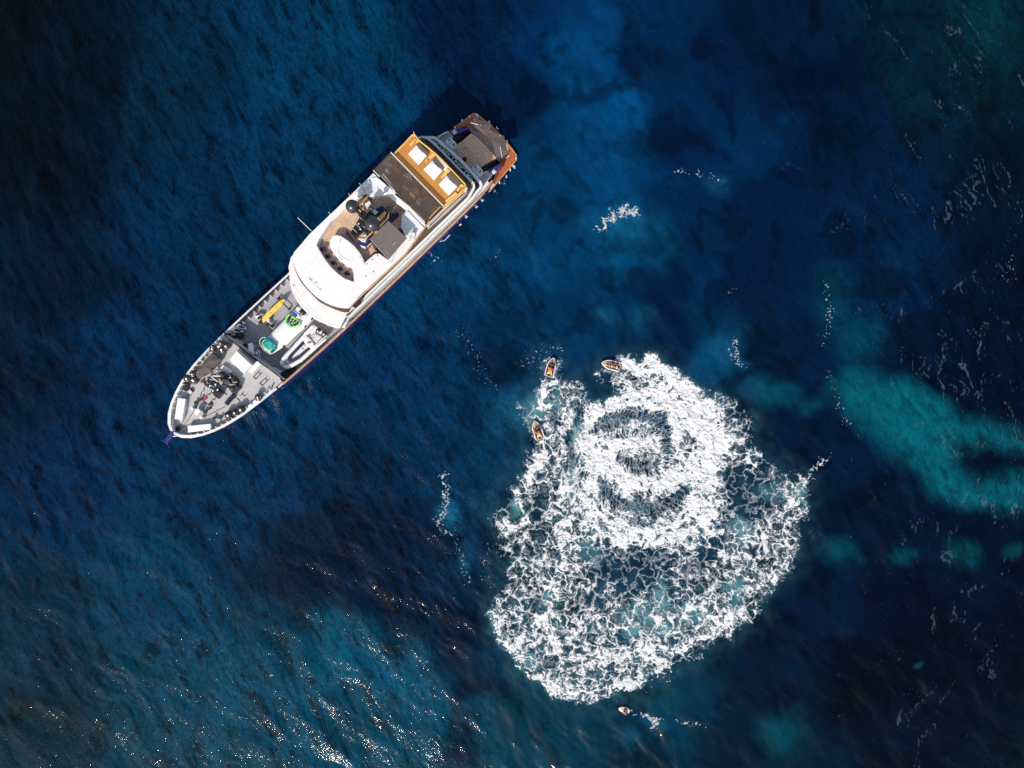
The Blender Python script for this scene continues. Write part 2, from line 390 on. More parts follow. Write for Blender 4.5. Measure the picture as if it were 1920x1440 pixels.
def sea_material():
    m = bpy.data.materials.new('sea_water'); m.use_nodes = True
    nt = m.node_tree; n = nt.nodes; l = nt.links
    b = n['Principled BSDF']
    b.inputs['IOR'].default_value = 1.34
    b.inputs['Specular IOR Level'].default_value = 0.22
    at = n.new('ShaderNodeAttribute'); at.attribute_name = 'seabed_vignette'
    ch = n.new('ShaderNodeAttribute'); ch.attribute_name = 'chop'
    b.inputs['Roughness'].default_value = 0.085
    b.subsurface_method = 'BURLEY'
    b.inputs['Subsurface Weight'].default_value = 0.0; b.inputs['Subsurface Radius'].default_value = (0.6, 1.0, 1.3); b.inputs['Subsurface Scale'].default_value = 1.1
    tc = n.new('ShaderNodeTexCoord')
    def noise(scale, detail, rot, sx, sy, dist=0.0, lac=2.0, rough=0.6):
        mp = n.new('ShaderNodeMapping'); mp.vector_type = 'TEXTURE'; mp.inputs['Rotation'].default_value = (0, 0, rot); mp.inputs['Scale'].default_value = (1 / sx, 1 / sy, 1)
        l.new(tc.outputs['Object'], mp.inputs['Vector'])
        t = n.new('ShaderNodeTexNoise'); t.inputs['Scale'].default_value = scale; t.inputs['Detail'].default_value = detail
        t.inputs['Distortion'].default_value = dist; t.inputs['Roughness'].default_value = rough
        l.new(mp.outputs[0], t.inputs['Vector']); return t.outputs['Fac']
    def math_(op, a, b_):
        q = n.new('ShaderNodeMath'); q.operation = op
        for i, v in enumerate((a, b_)):
            if hasattr(v, 'links'): l.new(v, q.inputs[i])
            else: q.inputs[i].default_value = v
        return q.outputs[0]
    def ridge(v): return math_('SUBTRACT', 1.0, math_('ABSOLUTE', math_('SUBTRACT', math_('MULTIPLY', v, 2.0), 1.0), 0.0))
    def sharp(v, lo, hi):
        q = n.new('ShaderNodeMapRange'); q.interpolation_type = 'SMOOTHSTEP'; q.inputs['From Min'].default_value = lo; q.inputs['From Max'].default_value = hi
        l.new(v, q.inputs['Value']); return q.outputs[0]
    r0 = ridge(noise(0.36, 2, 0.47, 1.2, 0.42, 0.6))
    r1 = ridge(noise(0.95, 2, 0.45, 1.5, 0.48, 0.8))
    r2 = ridge(noise(2.0, 3, -0.35, 1.2, 0.75, 1.0))
    h = math_('ADD', math_('MULTIPLY', r1, 0.050), math_('MULTIPLY', r2, 0.023))
    h = math_('ADD', h, math_('MULTIPLY', noise(11.0, 3, -0.2, 1.0, 0.7, 0.4), 0.005))
    h = math_('MULTIPLY', h, ch.outputs['Fac'])
    # ripple highlights on crests and shade in troughs, painted into the water colour
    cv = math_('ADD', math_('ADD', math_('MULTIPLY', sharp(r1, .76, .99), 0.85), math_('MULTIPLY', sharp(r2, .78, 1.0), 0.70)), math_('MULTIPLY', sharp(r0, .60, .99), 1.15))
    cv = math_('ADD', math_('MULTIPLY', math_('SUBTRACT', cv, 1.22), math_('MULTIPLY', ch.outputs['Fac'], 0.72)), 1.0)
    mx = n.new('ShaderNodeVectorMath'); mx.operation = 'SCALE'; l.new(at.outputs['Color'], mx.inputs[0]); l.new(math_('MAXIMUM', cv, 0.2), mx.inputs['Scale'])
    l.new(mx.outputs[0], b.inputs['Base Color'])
    bp = n.new('ShaderNodeBump'); bp.inputs['Strength'].default_value = 1.0; bp.inputs['Distance'].default_value = 1.0
    l.new(h, bp.inputs['Height']); l.new(bp.outputs[0], b.inputs['Normal'])
    return m
sea_me.materials.append(sea_material())
sea = bpy.data.objects.new('sea', sea_me); COL.objects.link(sea)
tag(sea, 'deep blue rippled sea with turquoise sandy patches', kind='structure')

# ------------------------------------------------------------------ churned foam
def foam_material():
    m = bpy.data.materials.new('sea_foam'); m.use_nodes = True
    nt = m.node_tree; n = nt.nodes; l = nt.links
    b = n['Principled BSDF']
    b.inputs['Roughness'].default_value = 0.75
    b.inputs['Specular IOR Level'].default_value = 0.2
    at = n.new('ShaderNodeAttribute'); at.attribute_name = 'thickness'
    r = n.new('ShaderNodeValToRGB')
    r.color_ramp.elements[0].position = 0.0; r.color_ramp.elements[0].color = (0.40, 0.47, 0.52, 1)
    r.color_ramp.elements[1].position = 0.6; r.color_ramp.elements[1].color = (0.64, 0.64, 0.63, 1)
    l.new(at.outputs['Fac'], r.inputs[0]); l.new(r.outputs[0], b.inputs['Base Color'])
    a = n.new('ShaderNodeValToRGB')
    a.color_ramp.elements[0].position = 0.0; a.color_ramp.elements[0].color = (0.12,) * 3 + (1,)
    a.color_ramp.elements[1].position = 0.6; a.color_ramp.elements[1].color = (1, 1, 1, 1)
    l.new(at.outputs['Fac'], a.inputs[0]); l.new(a.outputs[0], b.inputs['Alpha'])
    tc = n.new('ShaderNodeTexCoord')
    t = n.new('ShaderNodeTexNoise'); t.inputs['Scale'].default_value = 9; t.inputs['Detail'].default_value = 4
    l.new(tc.outputs['Object'], t.inputs['Vector'])
    bp = n.new('ShaderNodeBump'); bp.inputs['Strength'].default_value = 0.6; bp.inputs['Distance'].default_value = 0.06
    l.new(t.outputs['Fac'], bp.inputs['Height']); l.new(bp.outputs[0], b.inputs['Normal'])
    return m
FOAM_MAT = foam_material()
def foam_sheet(name, px0, px1, py0, py1, fn, step, lab):
    p0 = W(px0, py1); p1 = W(px1, py0)
    xs = np.arange(p0.x, p1.x, step); ys = np.arange(p0.y, p1.y, step)
    X, Y = np.meshgrid(xs, ys); PX = 960 + X / MPP; PY = 720 - Y / MPP
    r = fn(PX, PY); v = r[0]; d = r[1]
    t = sst(-0.05, 0.30, v)
    Z = wave_height(X, Y) + 0.05 + 0.10 * t + 0.12 * t * fbm(PX / 6, PY / 6, 901, 3) + 0.25 * t * sst(.6, 1.1, d) * fbm(PX / 20, PY / 20, 911, 3)
    k = v > -0.045
    keep = k[:-1, :-1] | k[1:, :-1] | k[:-1, 1:] | k[1:, 1:]
    me, idx = grid_mesh(name, xs, ys, Z, keep)
    at = me.attributes.new('thickness', 'FLOAT', 'POINT')
    at.data.foreach_set('value', t.ravel()[idx].astype(np.float32))
    me.materials.append(FOAM_MAT)
    o = bpy.data.objects.new(name, me); COL.objects.link(o)
    return tag(o, lab, kind='stuff')
foam_sheet('wake_foam', 905, 1532, 658, 1336, foam, 0.06, 'white churned foam left by the circling small boats')

def fleck_sheet(step=0.085):
    p0 = W(780, 1400); p1 = W(1915, 150)
    xs = np.arange(W(445, 0).x, p1.x, step); ys = np.arange(p0.y, p1.y, step)
    X, Y = np.meshgrid(xs, ys); PX = 960 + X / MPP; PY = 720 - Y / MPP
    near = np.zeros(X.shape, bool)
    for P, Wd, s_ in FL:
        r = max(Wd) * 2 + 14
        near |= (PX > min(p[0] for p in P) - r) & (PX < max(p[0] for p in P) + r) & (PY > min(p[1] for p in P) - r) & (PY < max(p[1] for p in P) + r)
    v = np.full(X.shape, -9.0)
    v[near] = flecks(PX[near], PY[near])[0]
    t = np.zeros(X.shape); t[near] = 0.45 * sst(-0.04, 0.35, v[near])
    Z = np.zeros(X.shape); Z[near] = wave_height(X[near], Y[near]) + 0.05 + 0.05 * t[near]
    k = v > -0.03
    keep = k[:-1, :-1] & k[1:, 1:] | k[1:, :-1] & k[:-1, 1:]
    me, idx = grid_mesh('foam_flecks', xs, ys, Z, keep)
    at = me.attributes.new('thickness', 'FLOAT', 'POINT')
    at.data.foreach_set('value', t.ravel()[idx].astype(np.float32))
    me.materials.append(FOAM_MAT)
    o = bpy.data.objects.new('foam_flecks', me); COL.objects.link(o)
    return tag(o, 'scattered white foam flecks drifting on the dark blue water', kind='stuff')
fleck_sheet()

def crest_sheet(step=0.085):
    """added grey streaks along the curved swell, standing in for sky reflections"""
    p0 = W(1330, 1445); p1 = W(1925, -5)
    X, Y = np.meshgrid(np.arange(p0.x, p1.x, step), np.arange(p0.y, p1.y, step)); PX = 960 + X / MPP; PY = 720 - Y / MPP
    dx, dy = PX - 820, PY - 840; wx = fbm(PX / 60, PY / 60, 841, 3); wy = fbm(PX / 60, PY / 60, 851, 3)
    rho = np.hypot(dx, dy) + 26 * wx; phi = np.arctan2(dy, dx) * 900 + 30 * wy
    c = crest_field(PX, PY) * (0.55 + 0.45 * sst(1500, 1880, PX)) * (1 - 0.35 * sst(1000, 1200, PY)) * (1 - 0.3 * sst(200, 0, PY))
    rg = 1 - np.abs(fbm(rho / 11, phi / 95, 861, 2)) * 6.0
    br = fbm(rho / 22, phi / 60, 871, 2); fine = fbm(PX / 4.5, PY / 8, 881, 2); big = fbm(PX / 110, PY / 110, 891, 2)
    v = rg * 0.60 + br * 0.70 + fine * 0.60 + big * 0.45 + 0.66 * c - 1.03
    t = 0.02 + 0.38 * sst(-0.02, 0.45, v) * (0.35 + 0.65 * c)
    k = v > 0
    keep = k[:-1, :-1] & k[1:, 1:] | k[1:, :-1] & k[:-1, 1:]
    me, idx = grid_mesh('crest_sky_sheen', np.arange(p0.x, p1.x, step), np.arange(p0.y, p1.y, step), wave_height(X, Y) + 0.03, keep)
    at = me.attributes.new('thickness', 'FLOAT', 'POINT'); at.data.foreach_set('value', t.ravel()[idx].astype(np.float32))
    m = bpy.data.materials.new('crest_sky_sheen'); m.use_nodes = True; bs = m.node_tree.nodes['Principled BSDF']
    bs.inputs['Base Color'].default_value = (0.085, 0.14, 0.185, 1); bs.inputs['Roughness'].default_value = 0.7  # flat grey-blue colour stands in for sky reflected on the crests
    an = m.node_tree.nodes.new('ShaderNodeAttribute'); an.attribute_name = 'thickness'; m.node_tree.links.new(an.outputs['Fac'], bs.inputs['Alpha'])  # thickness here is only the opacity of the painted sky sheen
    me.materials.append(m); o = bpy.data.objects.new('crest_sky_sheen', me); COL.objects.link(o)
    return tag(o, 'thin grey streaks painting sky reflection along the curved swell crests', kind='stuff')
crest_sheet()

# ------------------------------------------------------------------ mesh kit
def bm_new(): return bmesh.new()
def V2(p): return Vector((p[0], p[1]))
def prism(bm, pts, z0, z1):
    a = [bm.verts.new((p[0], p[1], z0)) for p in pts]; b = [bm.verts.new((p[0], p[1], z1)) for p in pts]
    n = len(pts)
    ar = sum(pts[i][0] * pts[(i + 1) % n][1] - pts[(i + 1) % n][0] * pts[i][1] for i in range(n))
    if ar < 0: a.reverse(); b.reverse()
    bm.faces.new(b); bm.faces.new(a[::-1])
    for i in range(n):
        j = (i + 1) % n; bm.faces.new((a[i], a[j], b[j], b[i]))
def holed(bm, outer, inner, z0, z1):
    rings = []
    for z in (z0, z1):
        ed = []; rr = []
        for P in (outer, inner):
            v = [bm.verts.new((p[0], p[1], z)) for p in P]; rr.append(v)
            ed += [bm.edges.new((v[i], v[(i + 1) % len(v)])) for i in range(len(v))]
        bmesh.ops.triangle_fill(bm, use_beauty=True, use_dissolve=False, edges=ed)
        rings.append(rr)
    for k in (0, 1):
        a, b = rings[0][k], rings[1][k]
        for i in range(len(a)):
            j = (i + 1) % len(a); bm.faces.new((a[i], a[j], b[j], b[i]))
def box(bm, c, s, rz=0.0, ry=0.0, rx=0.0):
    M = Matrix.Translation(c) @ Matrix.Rotation(rz, 4, 'Z') @ Matrix.Rotation(ry, 4, 'Y') @ Matrix.Rotation(rx, 4, 'X') @ Matrix.Diagonal((s[0], s[1], s[2], 1))
    bmesh.ops.create_cube(bm, size=1.0, matrix=M)
def tube(bm, path, r, n=6, closed=False, cap=True):
    P = [Vector(p) for p in path]; rings = []
    R = r if isinstance(r, (list, tuple)) else [r] * len(P)
    m = len(P)
    for i in range(m):
        if closed: t = P[(i + 1) % m] - P[i - 1]
        else: t = P[min(i + 1, m - 1)] - P[max(i - 1, 0)]
        t.normalize()
        u = t.cross(Vector((0, 0, 1)))
        if u.length < 1e-3: u = Vector((1, 0, 0))
        u.normalize(); w = u.cross(t)
        rings.append([bm.verts.new(P[i] + R[i] * (math.cos(a) * u + math.sin(a) * w)) for a in [2 * math.pi * k / n for k in range(n)]])
    for i in range(m if closed else m - 1):
        a, b = rings[i], rings[(i + 1) % m]
        for k in range(n):
            bm.faces.new((a[k], a[(k + 1) % n], b[(k + 1) % n], b[k]))
    if cap and not closed:
        bm.faces.new(rings[0][::-1]); bm.faces.new(rings[-1])
def lathe(bm, c, prof, n=16, M=None):
    M = M or Matrix.Identity(4); rings = []
    for r, z in prof:
        rings.append([bm.verts.new(M @ Vector((c[0] + r * math.cos(2 * math.pi * k / n), c[1] + r * math.sin(2 * math.pi * k / n), c[2] + z))) for k in range(n)])
    for a, b in zip(rings, rings[1:]):
        for k in range(n): bm.faces.new((a[k], a[(k + 1) % n], b[(k + 1) % n], b[k]))
    bm.faces.new(rings[0][::-1]); bm.faces.new(rings[-1])
def ball(bm, c, r, n=14, rz=0.0, ry=0.0):
    r = r if isinstance(r, (list, tuple)) else (r, r, r)
    M = Matrix.Translation(c) @ Matrix.Rotation(rz, 4, 'Z') @ Matrix.Rotation(ry, 4, 'Y') @ Matrix.Diagonal((*r, 1))
    bmesh.ops.create_uvsphere(bm, u_segments=n, v_segments=max(6, n // 2 + 2), radius=1.0, matrix=M)
def loft(bm, rings, cap=True, closed=True):
    R = [[bm.verts.new(p) for p in r] for r in rings]; n = len(R[0])
    for a, b in zip(R, R[1:]):
        for k in range(n if closed else n - 1):
            bm.faces.new((a[k], a[(k + 1) % n], b[(k + 1) % n], b[k]))
    if cap: bm.faces.new(R[0][::-1]); bm.faces.new(R[-1])
def rrect(cx, cy, sx, sy, r, n=4, rz=0.0):
    out = []
    for qx, qy, a0 in ((1, 1, 0), (-1, 1, 90), (-1, -1, 180), (1, -1, 270)):
        for k in range(n + 1):
            a = math.radians(a0 + 90 * k / n)
            x = qx * (sx / 2 - r) + r * math.cos(a); y = qy * (sy / 2 - r) + r * math.sin(a)
            out.append((cx + x * math.cos(rz) - y * math.sin(rz), cy + x * math.sin(rz) + y * math.cos(rz)))
    return out
def cushion(bm, pts, z0, z1, r=0.06):
    """soft slab: outline, rounded upper edge"""
    c = (sum(p[0] for p in pts) / len(pts), sum(p[1] for p in pts) / len(pts))
    def sc(d):
        o = []
        for p in pts:
            v = Vector((p[0] - c[0], p[1] - c[1])); L = v.length
            o.append(((c[0] + v.x * (L - d) / L), (c[1] + v.y * (L - d) / L)))
        return o
    loft(bm, [[(*p, z0) for p in sc(r * .5)], [(*p, z0 + r) for p in pts], [(*p, z1 - r) for p in pts], [(*p, z1 - r * .3) for p in sc(r * .4)], [(*p, z1) for p in sc(r * 1.3)]])
def clip_half(P, nx, ny, d):
    out = []
    for i in range(len(P)):
        a, b = P[i], P[(i + 1) % len(P)]
        da = a[0] * nx + a[1] * ny - d; db = b[0] * nx + b[1] * ny - d
        if da <= 0: out.append(a)
        if (da < 0 < db) or (db < 0 < da):
            t = da / (da - db); out.append((a[0] + (b[0] - a[0]) * t, a[1] + (b[1] - a[1]) * t))
    return out
def planks(bm, P, ang, w, gap, z0, z1, seam=True):
    nx, ny = -math.sin(ang), math.cos(ang)
    ds = [p[0] * nx + p[1] * ny for p in P]
    d = min(ds)
    while d < max(ds):
        Q = clip_half(clip_half(P, nx, ny, d + w - gap), -nx, -ny, -d)
        if len(Q) >= 3:
            ar = abs(sum(Q[i][0] * Q[(i + 1) % len(Q)][1] - Q[(i + 1) % len(Q)][0] * Q[i][1] for i in range(len(Q))))
            if ar > 0.01: prism(bm, Q, z0, z1 + random.uniform(-.002, .002))
        d += w
def ob(name, bm, m, parent=None, smooth=False, bevel=0.0, kind=None, label=None):
    bmesh.ops.remove_doubles(bm, verts=bm.verts, dist=1e-5)
    bmesh.ops.recalc_face_normals(bm, faces=bm.faces)
    me = bpy.data.meshes.new(name); bm.to_mesh(me); bm.free()
    if smooth:
        me.polygons.foreach_set('use_smooth', np.ones(len(me.polygons), bool))
        me.set_sharp_from_angle(angle=math.radians(42))
    me.materials.append(m)
    o = bpy.data.objects.new(name, me); COL.objects.link(o)
    if parent: o.parent = parent
    if bevel:
        b = o.modifiers.new('edge', 'BEVEL'); b.width = bevel; b.segments = 2; b.limit_method = 'ANGLE'; b.angle_limit = math.radians(40)
    if kind: o['kind'] = kind
    if label: o['label'] = label
    return o
def children(o): return [c for c in bpy.data.objects if c.parent == o]
def copy_tree(o, parent=None):
    c = o.copy(); COL.objects.link(c); c.parent = parent
    for ch in o.children: copy_tree(ch, c)
    return c

# photo detail windows used for measuring: origin and magnification
ZR = {0: (0, 0, 1), 1: (780, 200, 9), 2: (680, 240, 7.58), 3: (580, 330, 7.58), 4: (520, 420, 7.2), 5: (460, 520, 8), 6: (400, 580, 9.6), 7: (290, 660, 8),
      8: (340, 640, 10.29), 9: (780, 340, 11.08), 10: (640, 480, 10.29), 11: (700, 280, 10.28), 12: (370, 690, 20.57), 13: (400, 600, 16), 14: (520, 600, 15.16),
      15: (525, 580, 32), 16: (480, 620, 28.8), 17: (485, 560, 26.2), 18: (640, 370, 14.4), 19: (570, 510, 32), 20: (680, 500, 24)}
YA = math.atan2(0.693, 0.721)
YM = Matrix.Translation(W(640, 540, 0)) @ Matrix.Rotation(YA, 4, 'Z')
def world_at(k, X, Y, z):
    ox, oy, s = ZR[k]; return W(ox + X / s, oy + Y / s, z)
def yl(k, X, Y, z):
    return YM.inverted() @ world_at(k, X, Y, z)
def yp(k, z, pts): return [tuple(yl(k, X, Y, z)[:2]) for X, Y in pts]
class Thing:
    """an Empty at the thing's base; q() measures in its own frame"""
    def __init__(s, name, label, cat, k, X, Y, z, rot=0.0, group=None):
        s.e = bpy.data.objects.new(name, None); s.e.empty_display_size = 0.3; COL.objects.link(s.e)
        s.z = z
        s.M = Matrix.Translation(world_at(k, X, Y, z)) @ Matrix.Rotation(YA + rot, 4, 'Z')
        s.e.matrix_world = s.M
        s.e.location = s.M.translation; s.e.rotation_euler = (0, 0, YA + rot)
        s.I = s.M.inverted(); tag(s.e, label, cat, group)
    def q(s, k, X, Y, z): return s.I @ world_at(k, X, Y, z)
    def p(s, k, z, pts): return [tuple(s.q(k, X, Y, z)[:2]) for X, Y in pts]
    def o(s, name, bm, m, parent=None, **kw): return ob(name, bm, m, parent or s.e, **kw)

M_white = mat('white_gelcoat', (0.70, 0.695, 0.675), 0.35, noise=0.04, nscale=0.7)
M_white2 = mat('off_white_vinyl', (0.74, 0.71, 0.69), 0.6, noise=0.06, nscale=2.0, bump=0.2, bscale=8)
M_navy = mat('navy_hull_paint', (0.030, 0.026, 0.16), 0.25, coat=0.3, noise=0.15, nscale=0.5)
M_navyc = mat('navy_cloth', (0.016, 0.014, 0.06), 0.8, noise=0.25, nscale=6, bump=0.3)
M_grey = mat('grey_nonskid_deck', (0.42, 0.41, 0.40), 0.75, noise=0.10, nscale=1.2, bump=0.15, bscale=40)
M_greyd = mat('blue_grey_nonskid_deck', (0.33, 0.325, 0.345), 0.75, noise=0.16, nscale=0.9, bump=0.15, bscale=40)
M_teak = mat('weathered_teak', (0.57, 0.385, 0.265), 0.7, noise=0.22, nscale=2.5, bump=0.2, bscale=30)
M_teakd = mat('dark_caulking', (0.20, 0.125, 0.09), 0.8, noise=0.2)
M_teakcap = mat('teak_cap_rail', (0.50, 0.30, 0.13), 0.5, noise=0.2, nscale=1.5)
M_ochre = mat('ochre_deck_cushion', (0.46, 0.205, 0.040), 0.75, noise=0.08, nscale=1.0, bump=0.1, bscale=10)
M_ochrel = mat('pale_ochre_trim', (0.72, 0.44, 0.12), 0.65, noise=0.1, nscale=2)
M_orange = mat('orange_varnished_wood', (0.42, 0.105, 0.028), 0.3, noise=0.25, nscale=1.6, coat=0.3)
M_glass = mat('dark_tinted_glass', (0.02, 0.012, 0.018), 0.08, noise=0.1)
M_maroon = mat('maroon_glass', (0.075, 0.022, 0.026), 0.15, noise=0.2, nscale=0.6)
M_black = mat('black_paint', (0.012, 0.011, 0.013), 0.4, noise=0.3, nscale=4)
M_rubber = mat('black_rubber', (0.018, 0.016, 0.017), 0.55, noise=0.3, nscale=3, bump=0.2)
M_dome = mat('dark_dome', (0.035, 0.030, 0.032), 0.22, noise=0.2, nscale=2, coat=0.4)
M_steel = mat('stainless_steel', (0.62, 0.62, 0.62), 0.25, metal=1.0)
M_canvas = mat('grey_brown_canvas', (0.098, 0.078, 0.070), 0.85, noise=0.16, nscale=1.5, bump=0.4, bscale=6)
M_awn = mat('grey_bimini_cloth', (0.135, 0.115, 0.102), 0.85, noise=0.10, nscale=1.2, bump=0.25, bscale=5)
M_smoke = mat('smoked_canopy_panel', (0.12, 0.085, 0.062), 0.3, alpha=0.45, noise=0.08, nscale=0.8)
M_orangec = mat('orange_cushion', (0.55, 0.20, 0.055), 0.8, noise=0.12, nscale=4)
M_yellow = mat('yellow_paint', (0.75, 0.50, 0.055), 0.4, noise=0.10, nscale=1.5)
M_teal = mat('teal_pvc', (0.0, 0.27, 0.26), 0.35, noise=0.2, nscale=2.5)
M_green = mat('lime_pvc', (0.27, 0.62, 0.15), 0.4, noise=0.2, nscale=3)
M_blue = mat('blue_board', (0.01, 0.06, 0.38), 0.3, noise=0.15, nscale=3)
M_red = mat('red_paint', (0.38, 0.02, 0.03), 0.5, noise=0.15)
M_mint = mat('mint_pool_water', (0.45, 0.74, 0.64), 0.08, noise=0.10, nscale=3)
M_brown = mat('brown_bench', (0.115, 0.085, 0.055), 0.7, noise=0.2, nscale=3)
M_lgrey = mat('light_grey_plastic', (0.55, 0.53, 0.52), 0.5, noise=0.06, nscale=3)
M_rope = mat('rope', (0.18, 0.13, 0.09), 0.9)
M_ropeb = mat('navy_rope', (0.035, 0.032, 0.07), 0.9, noise=0.3, nscale=9)
M_skin = mat('skin', (0.45, 0.24, 0.16), 0.6, noise=0.06, nscale=8)
M_hair = mat('dark_hair', (0.02, 0.012, 0.009), 0.7)
M_screen = mat('maroon_windscreen', (0.085, 0.030, 0.034), 0.6, spec=0.12, noise=0.15, nscale=0.6)
M_teak2 = mat('shade_lifted_teak', (0.66, 0.425, 0.275), 0.7, noise=0.18, nscale=2.5, bump=0.2, bscale=30)  # teak colour lightened and warmed to offset the shade on the stern

# ------------------------------------------------------------------ the motor yacht
yacht = bpy.data.objects.new('motor_yacht', None); COL.objects.link(yacht)
yacht.location = YM.translation; yacht.rotation_euler = (0, 0, YA)
tag(yacht, 'long white and navy expedition yacht seen from above, bow to the lower left', 'yacht')
def part(name, bm, m, parent=None, **kw): return ob(name, bm, m, parent or yacht, **kw)

SHEER = [(-25.55, 0.34, 5.70), (-25.2, 1.15, 5.66), (-24.4, 1.98, 5.62), (-23.2, 2.72, 5.58), (-22.0, 3.25, 5.52), (-20.8, 3.66, 5.46), (-19.5, 3.96, 5.38), (-18.3, 4.18, 5.30), (-17.1, 4.30, 5.18),
         (-15.6, 4.45, 5.0), (-13.4, 4.58, 4.62), (-12.2, 4.62, 4.45), (-10.2, 4.68, 4.2), (-6.5, 4.74, 3.8), (-3.4, 4.76, 3.5), (2.0, 4.75, 3.3), (7.2, 4.72, 3.2), (14.2, 4.62, 3.1), (18.0, 4.55, 3.0), (20.9, 4.42, 2.9), (22.8, 3.95, 2.75), (24.7, 3.02, 2.62)]
_sx = [s[0] for s in SHEER]
def half_at(x): return float(np.interp(x, _sx, [s[1] for s in SHEER]))
def rail_at(x): return float(np.interp(x, _sx, [s[2] for s in SHEER]))
bm = bm_new(); rings = []
for x, h, z in SHEER:
    t = min(1, max(0, (x + 25.55) / 14)); f2 = 0.30 + 0.68 * t ** 0.6; f1 = 0.62 + 0.375 * t ** 0.6
    sh = 2.6 * (1 - t) ** 1.5
    sec = [(x, h, z), (x + sh * .12, h * (f1 * .35 + .65), z * 0.8), (x + sh * .45, h * f1, z * 0.45), (x + sh, h * f2, 0.0), (x + sh * 1.05, h * f2 * .8, -1.0)]
    rings.append([Vector(p) for p in sec] + [Vector((p[0], -p[1], p[2])) for p in sec[::-1]])
loft(bm, rings, cap=True, closed=False)
bm.verts.ensure_lookup_table()
hull = part('hull', bm, M_navy, smooth=True)
# white boot stripe, blue rubbing strake
for sgn in (1, -1):
    b = bm_new(); tube(b, [(x, sgn * (half_at(x) + .02), rail_at(x) - .55) for x in np.linspace(-12, 21.5, 28)], 0.06)
    part('rubbing_strake', b, M_navy, hull)
# bulwarks: forward white, with a flat top; aft teak capped
DECK_F, DECK_W, DECK_M = 4.85, 2.55, 2.60
for sgn in (1, -1):
    b = bm_new(); R = []
    for x, h, z in SHEER[:11]:
        i = max(0.04, h - 0.30)
        R.append([(x, sgn * (h + .015), z), (x, sgn * (h + .015), z + .07), (x + (.18 if h < 2 else 0), sgn * i, z + .07), (x + (.18 if h < 2 else 0), sgn * i, DECK_F)])
    loft(b, R, cap=False, closed=False); part('bow_bulwark', b, M_white)
    b = bm_new(); R = []
    for x in np.linspace(-13.2, -1.4, 14):
        h = half_at(x); z = rail_at(x)
        R.append([(x, sgn * (h + .015), z), (x, sgn * (h + .015), z + .06), (x, sgn * (h - .16), z + .06), (x, sgn * (h - .16), DECK_W)])
    loft(b, R, cap=False, closed=False); part('well_bulwark', b, M_white)
    b = bm_new(); R = []
    for x in np.linspace(-12.5 if sgn < 0 else -1.2, 22.4, 34):
        h = half_at(x); z = rail_at(x) + .07
        R.append([(x, sgn * (h + .10), z - .05), (x, sgn * (h + .10), z + .05), (x, sgn * (h - .12), z + .05), (x, sgn * (h - .12), z - .05)])
    loft(b, R, cap=True); part('cap_rail', b, M_teakcap)
# stays on the bow bulwark, panels on the well bulwark
for i, x in enumerate(np.linspace(-24.2, -13.9, 16)):
    for sgn in (1, -1):
        b = bm_new(); h = half_at(x) - .30; box(b, (x, sgn * (h - .09), DECK_F + .42), (.07, .22, .84)); part('bulwark_stay', b, M_white2)
for i, x in enumerate(np.linspace(-11.6, -2.4, 11)):
    for sgn in (1, -1):
        h = half_at(x); b = bm_new(); box(b, (x, sgn * (h - .175), (DECK_W + rail_at(x)) / 2 + .1), (.87, .035, rail_at(x) - DECK_W - .45)); part('bulwark_panel', b, M_navyc)
    b = bm_new(); box(b, (x + .44, half_at(x) - .30, DECK_W + .35), (.06, .30, .7)); part('bulwark_stay', b, M_white2)
# bow roller and anchor
b = bm_new(); prism(b, [(-25.3, -.75), (-25.3, .85), (-26.1, .35), (-27.1, .32), (-27.1, -.05), (-26.1, -.2)], 4.6, 4.95); part('bow_roller', b, M_navy, bevel=.03)
b = bm_new(); tube(b, [(-26.6, .12, 4.7), (-27.7, .12, 3.6)], .12); tube(b, [(-27.75, .75, 3.9), (-27.75, .3, 3.45), (-27.75, -.1, 3.45), (-27.75, -.5, 3.9)], [.05, .14, .14, .05]); part('anchor', b, M_navy)
# decks
def deck_poly(x0, x1, inset, n=16):
    xs = list(np.linspace(x0, x1, n)); return [(x, half_at(x) - inset) for x in xs] + [(x, -(half_at(x) - inset)) for x in xs[::-1]]
b = bm_new(); prism(b, deck_poly(-25.25, -13.55, .28, 20)[:20] + [(-12.35, -4.3)] + deck_poly(-25.25, -12.4, .28, 20)[20:], 4.2, DECK_F); part('fore_deck', b, M_grey)
b = bm_new(); prism(b, deck_poly(-13.5, -.5, .14), 2.3, DECK_W); part('well_deck', b, M_greyd)
b = bm_new(); prism(b, deck_poly(-1.5, 22.0, .16), 2.2, DECK_M - .01); part('side_deck', b, M_white2)
# breakwater wall with its dark red rail
BW0 = Vector((-13.40, 4.28, 0)); BW1 = Vector((-12.05, -4.25, 0))
b = bm_new(); d = (BW1 - BW0).normalized(); nn = Vector((-d.y, d.x, 0)) * .06
prism(b, [tuple((BW0 + nn)[:2]), tuple((BW1 + nn)[:2]), tuple((BW1 - nn)[:2]), tuple((BW0 - nn)[:2])], DECK_W, 5.0); wall = part('breakwater', b, M_white)
b = bm_new(); tube(b, [BW0 + Vector((0, 0, 5.05)), BW1 + Vector((0, 0, 5.05))], .075); part('rail', b, M_maroon, wall)
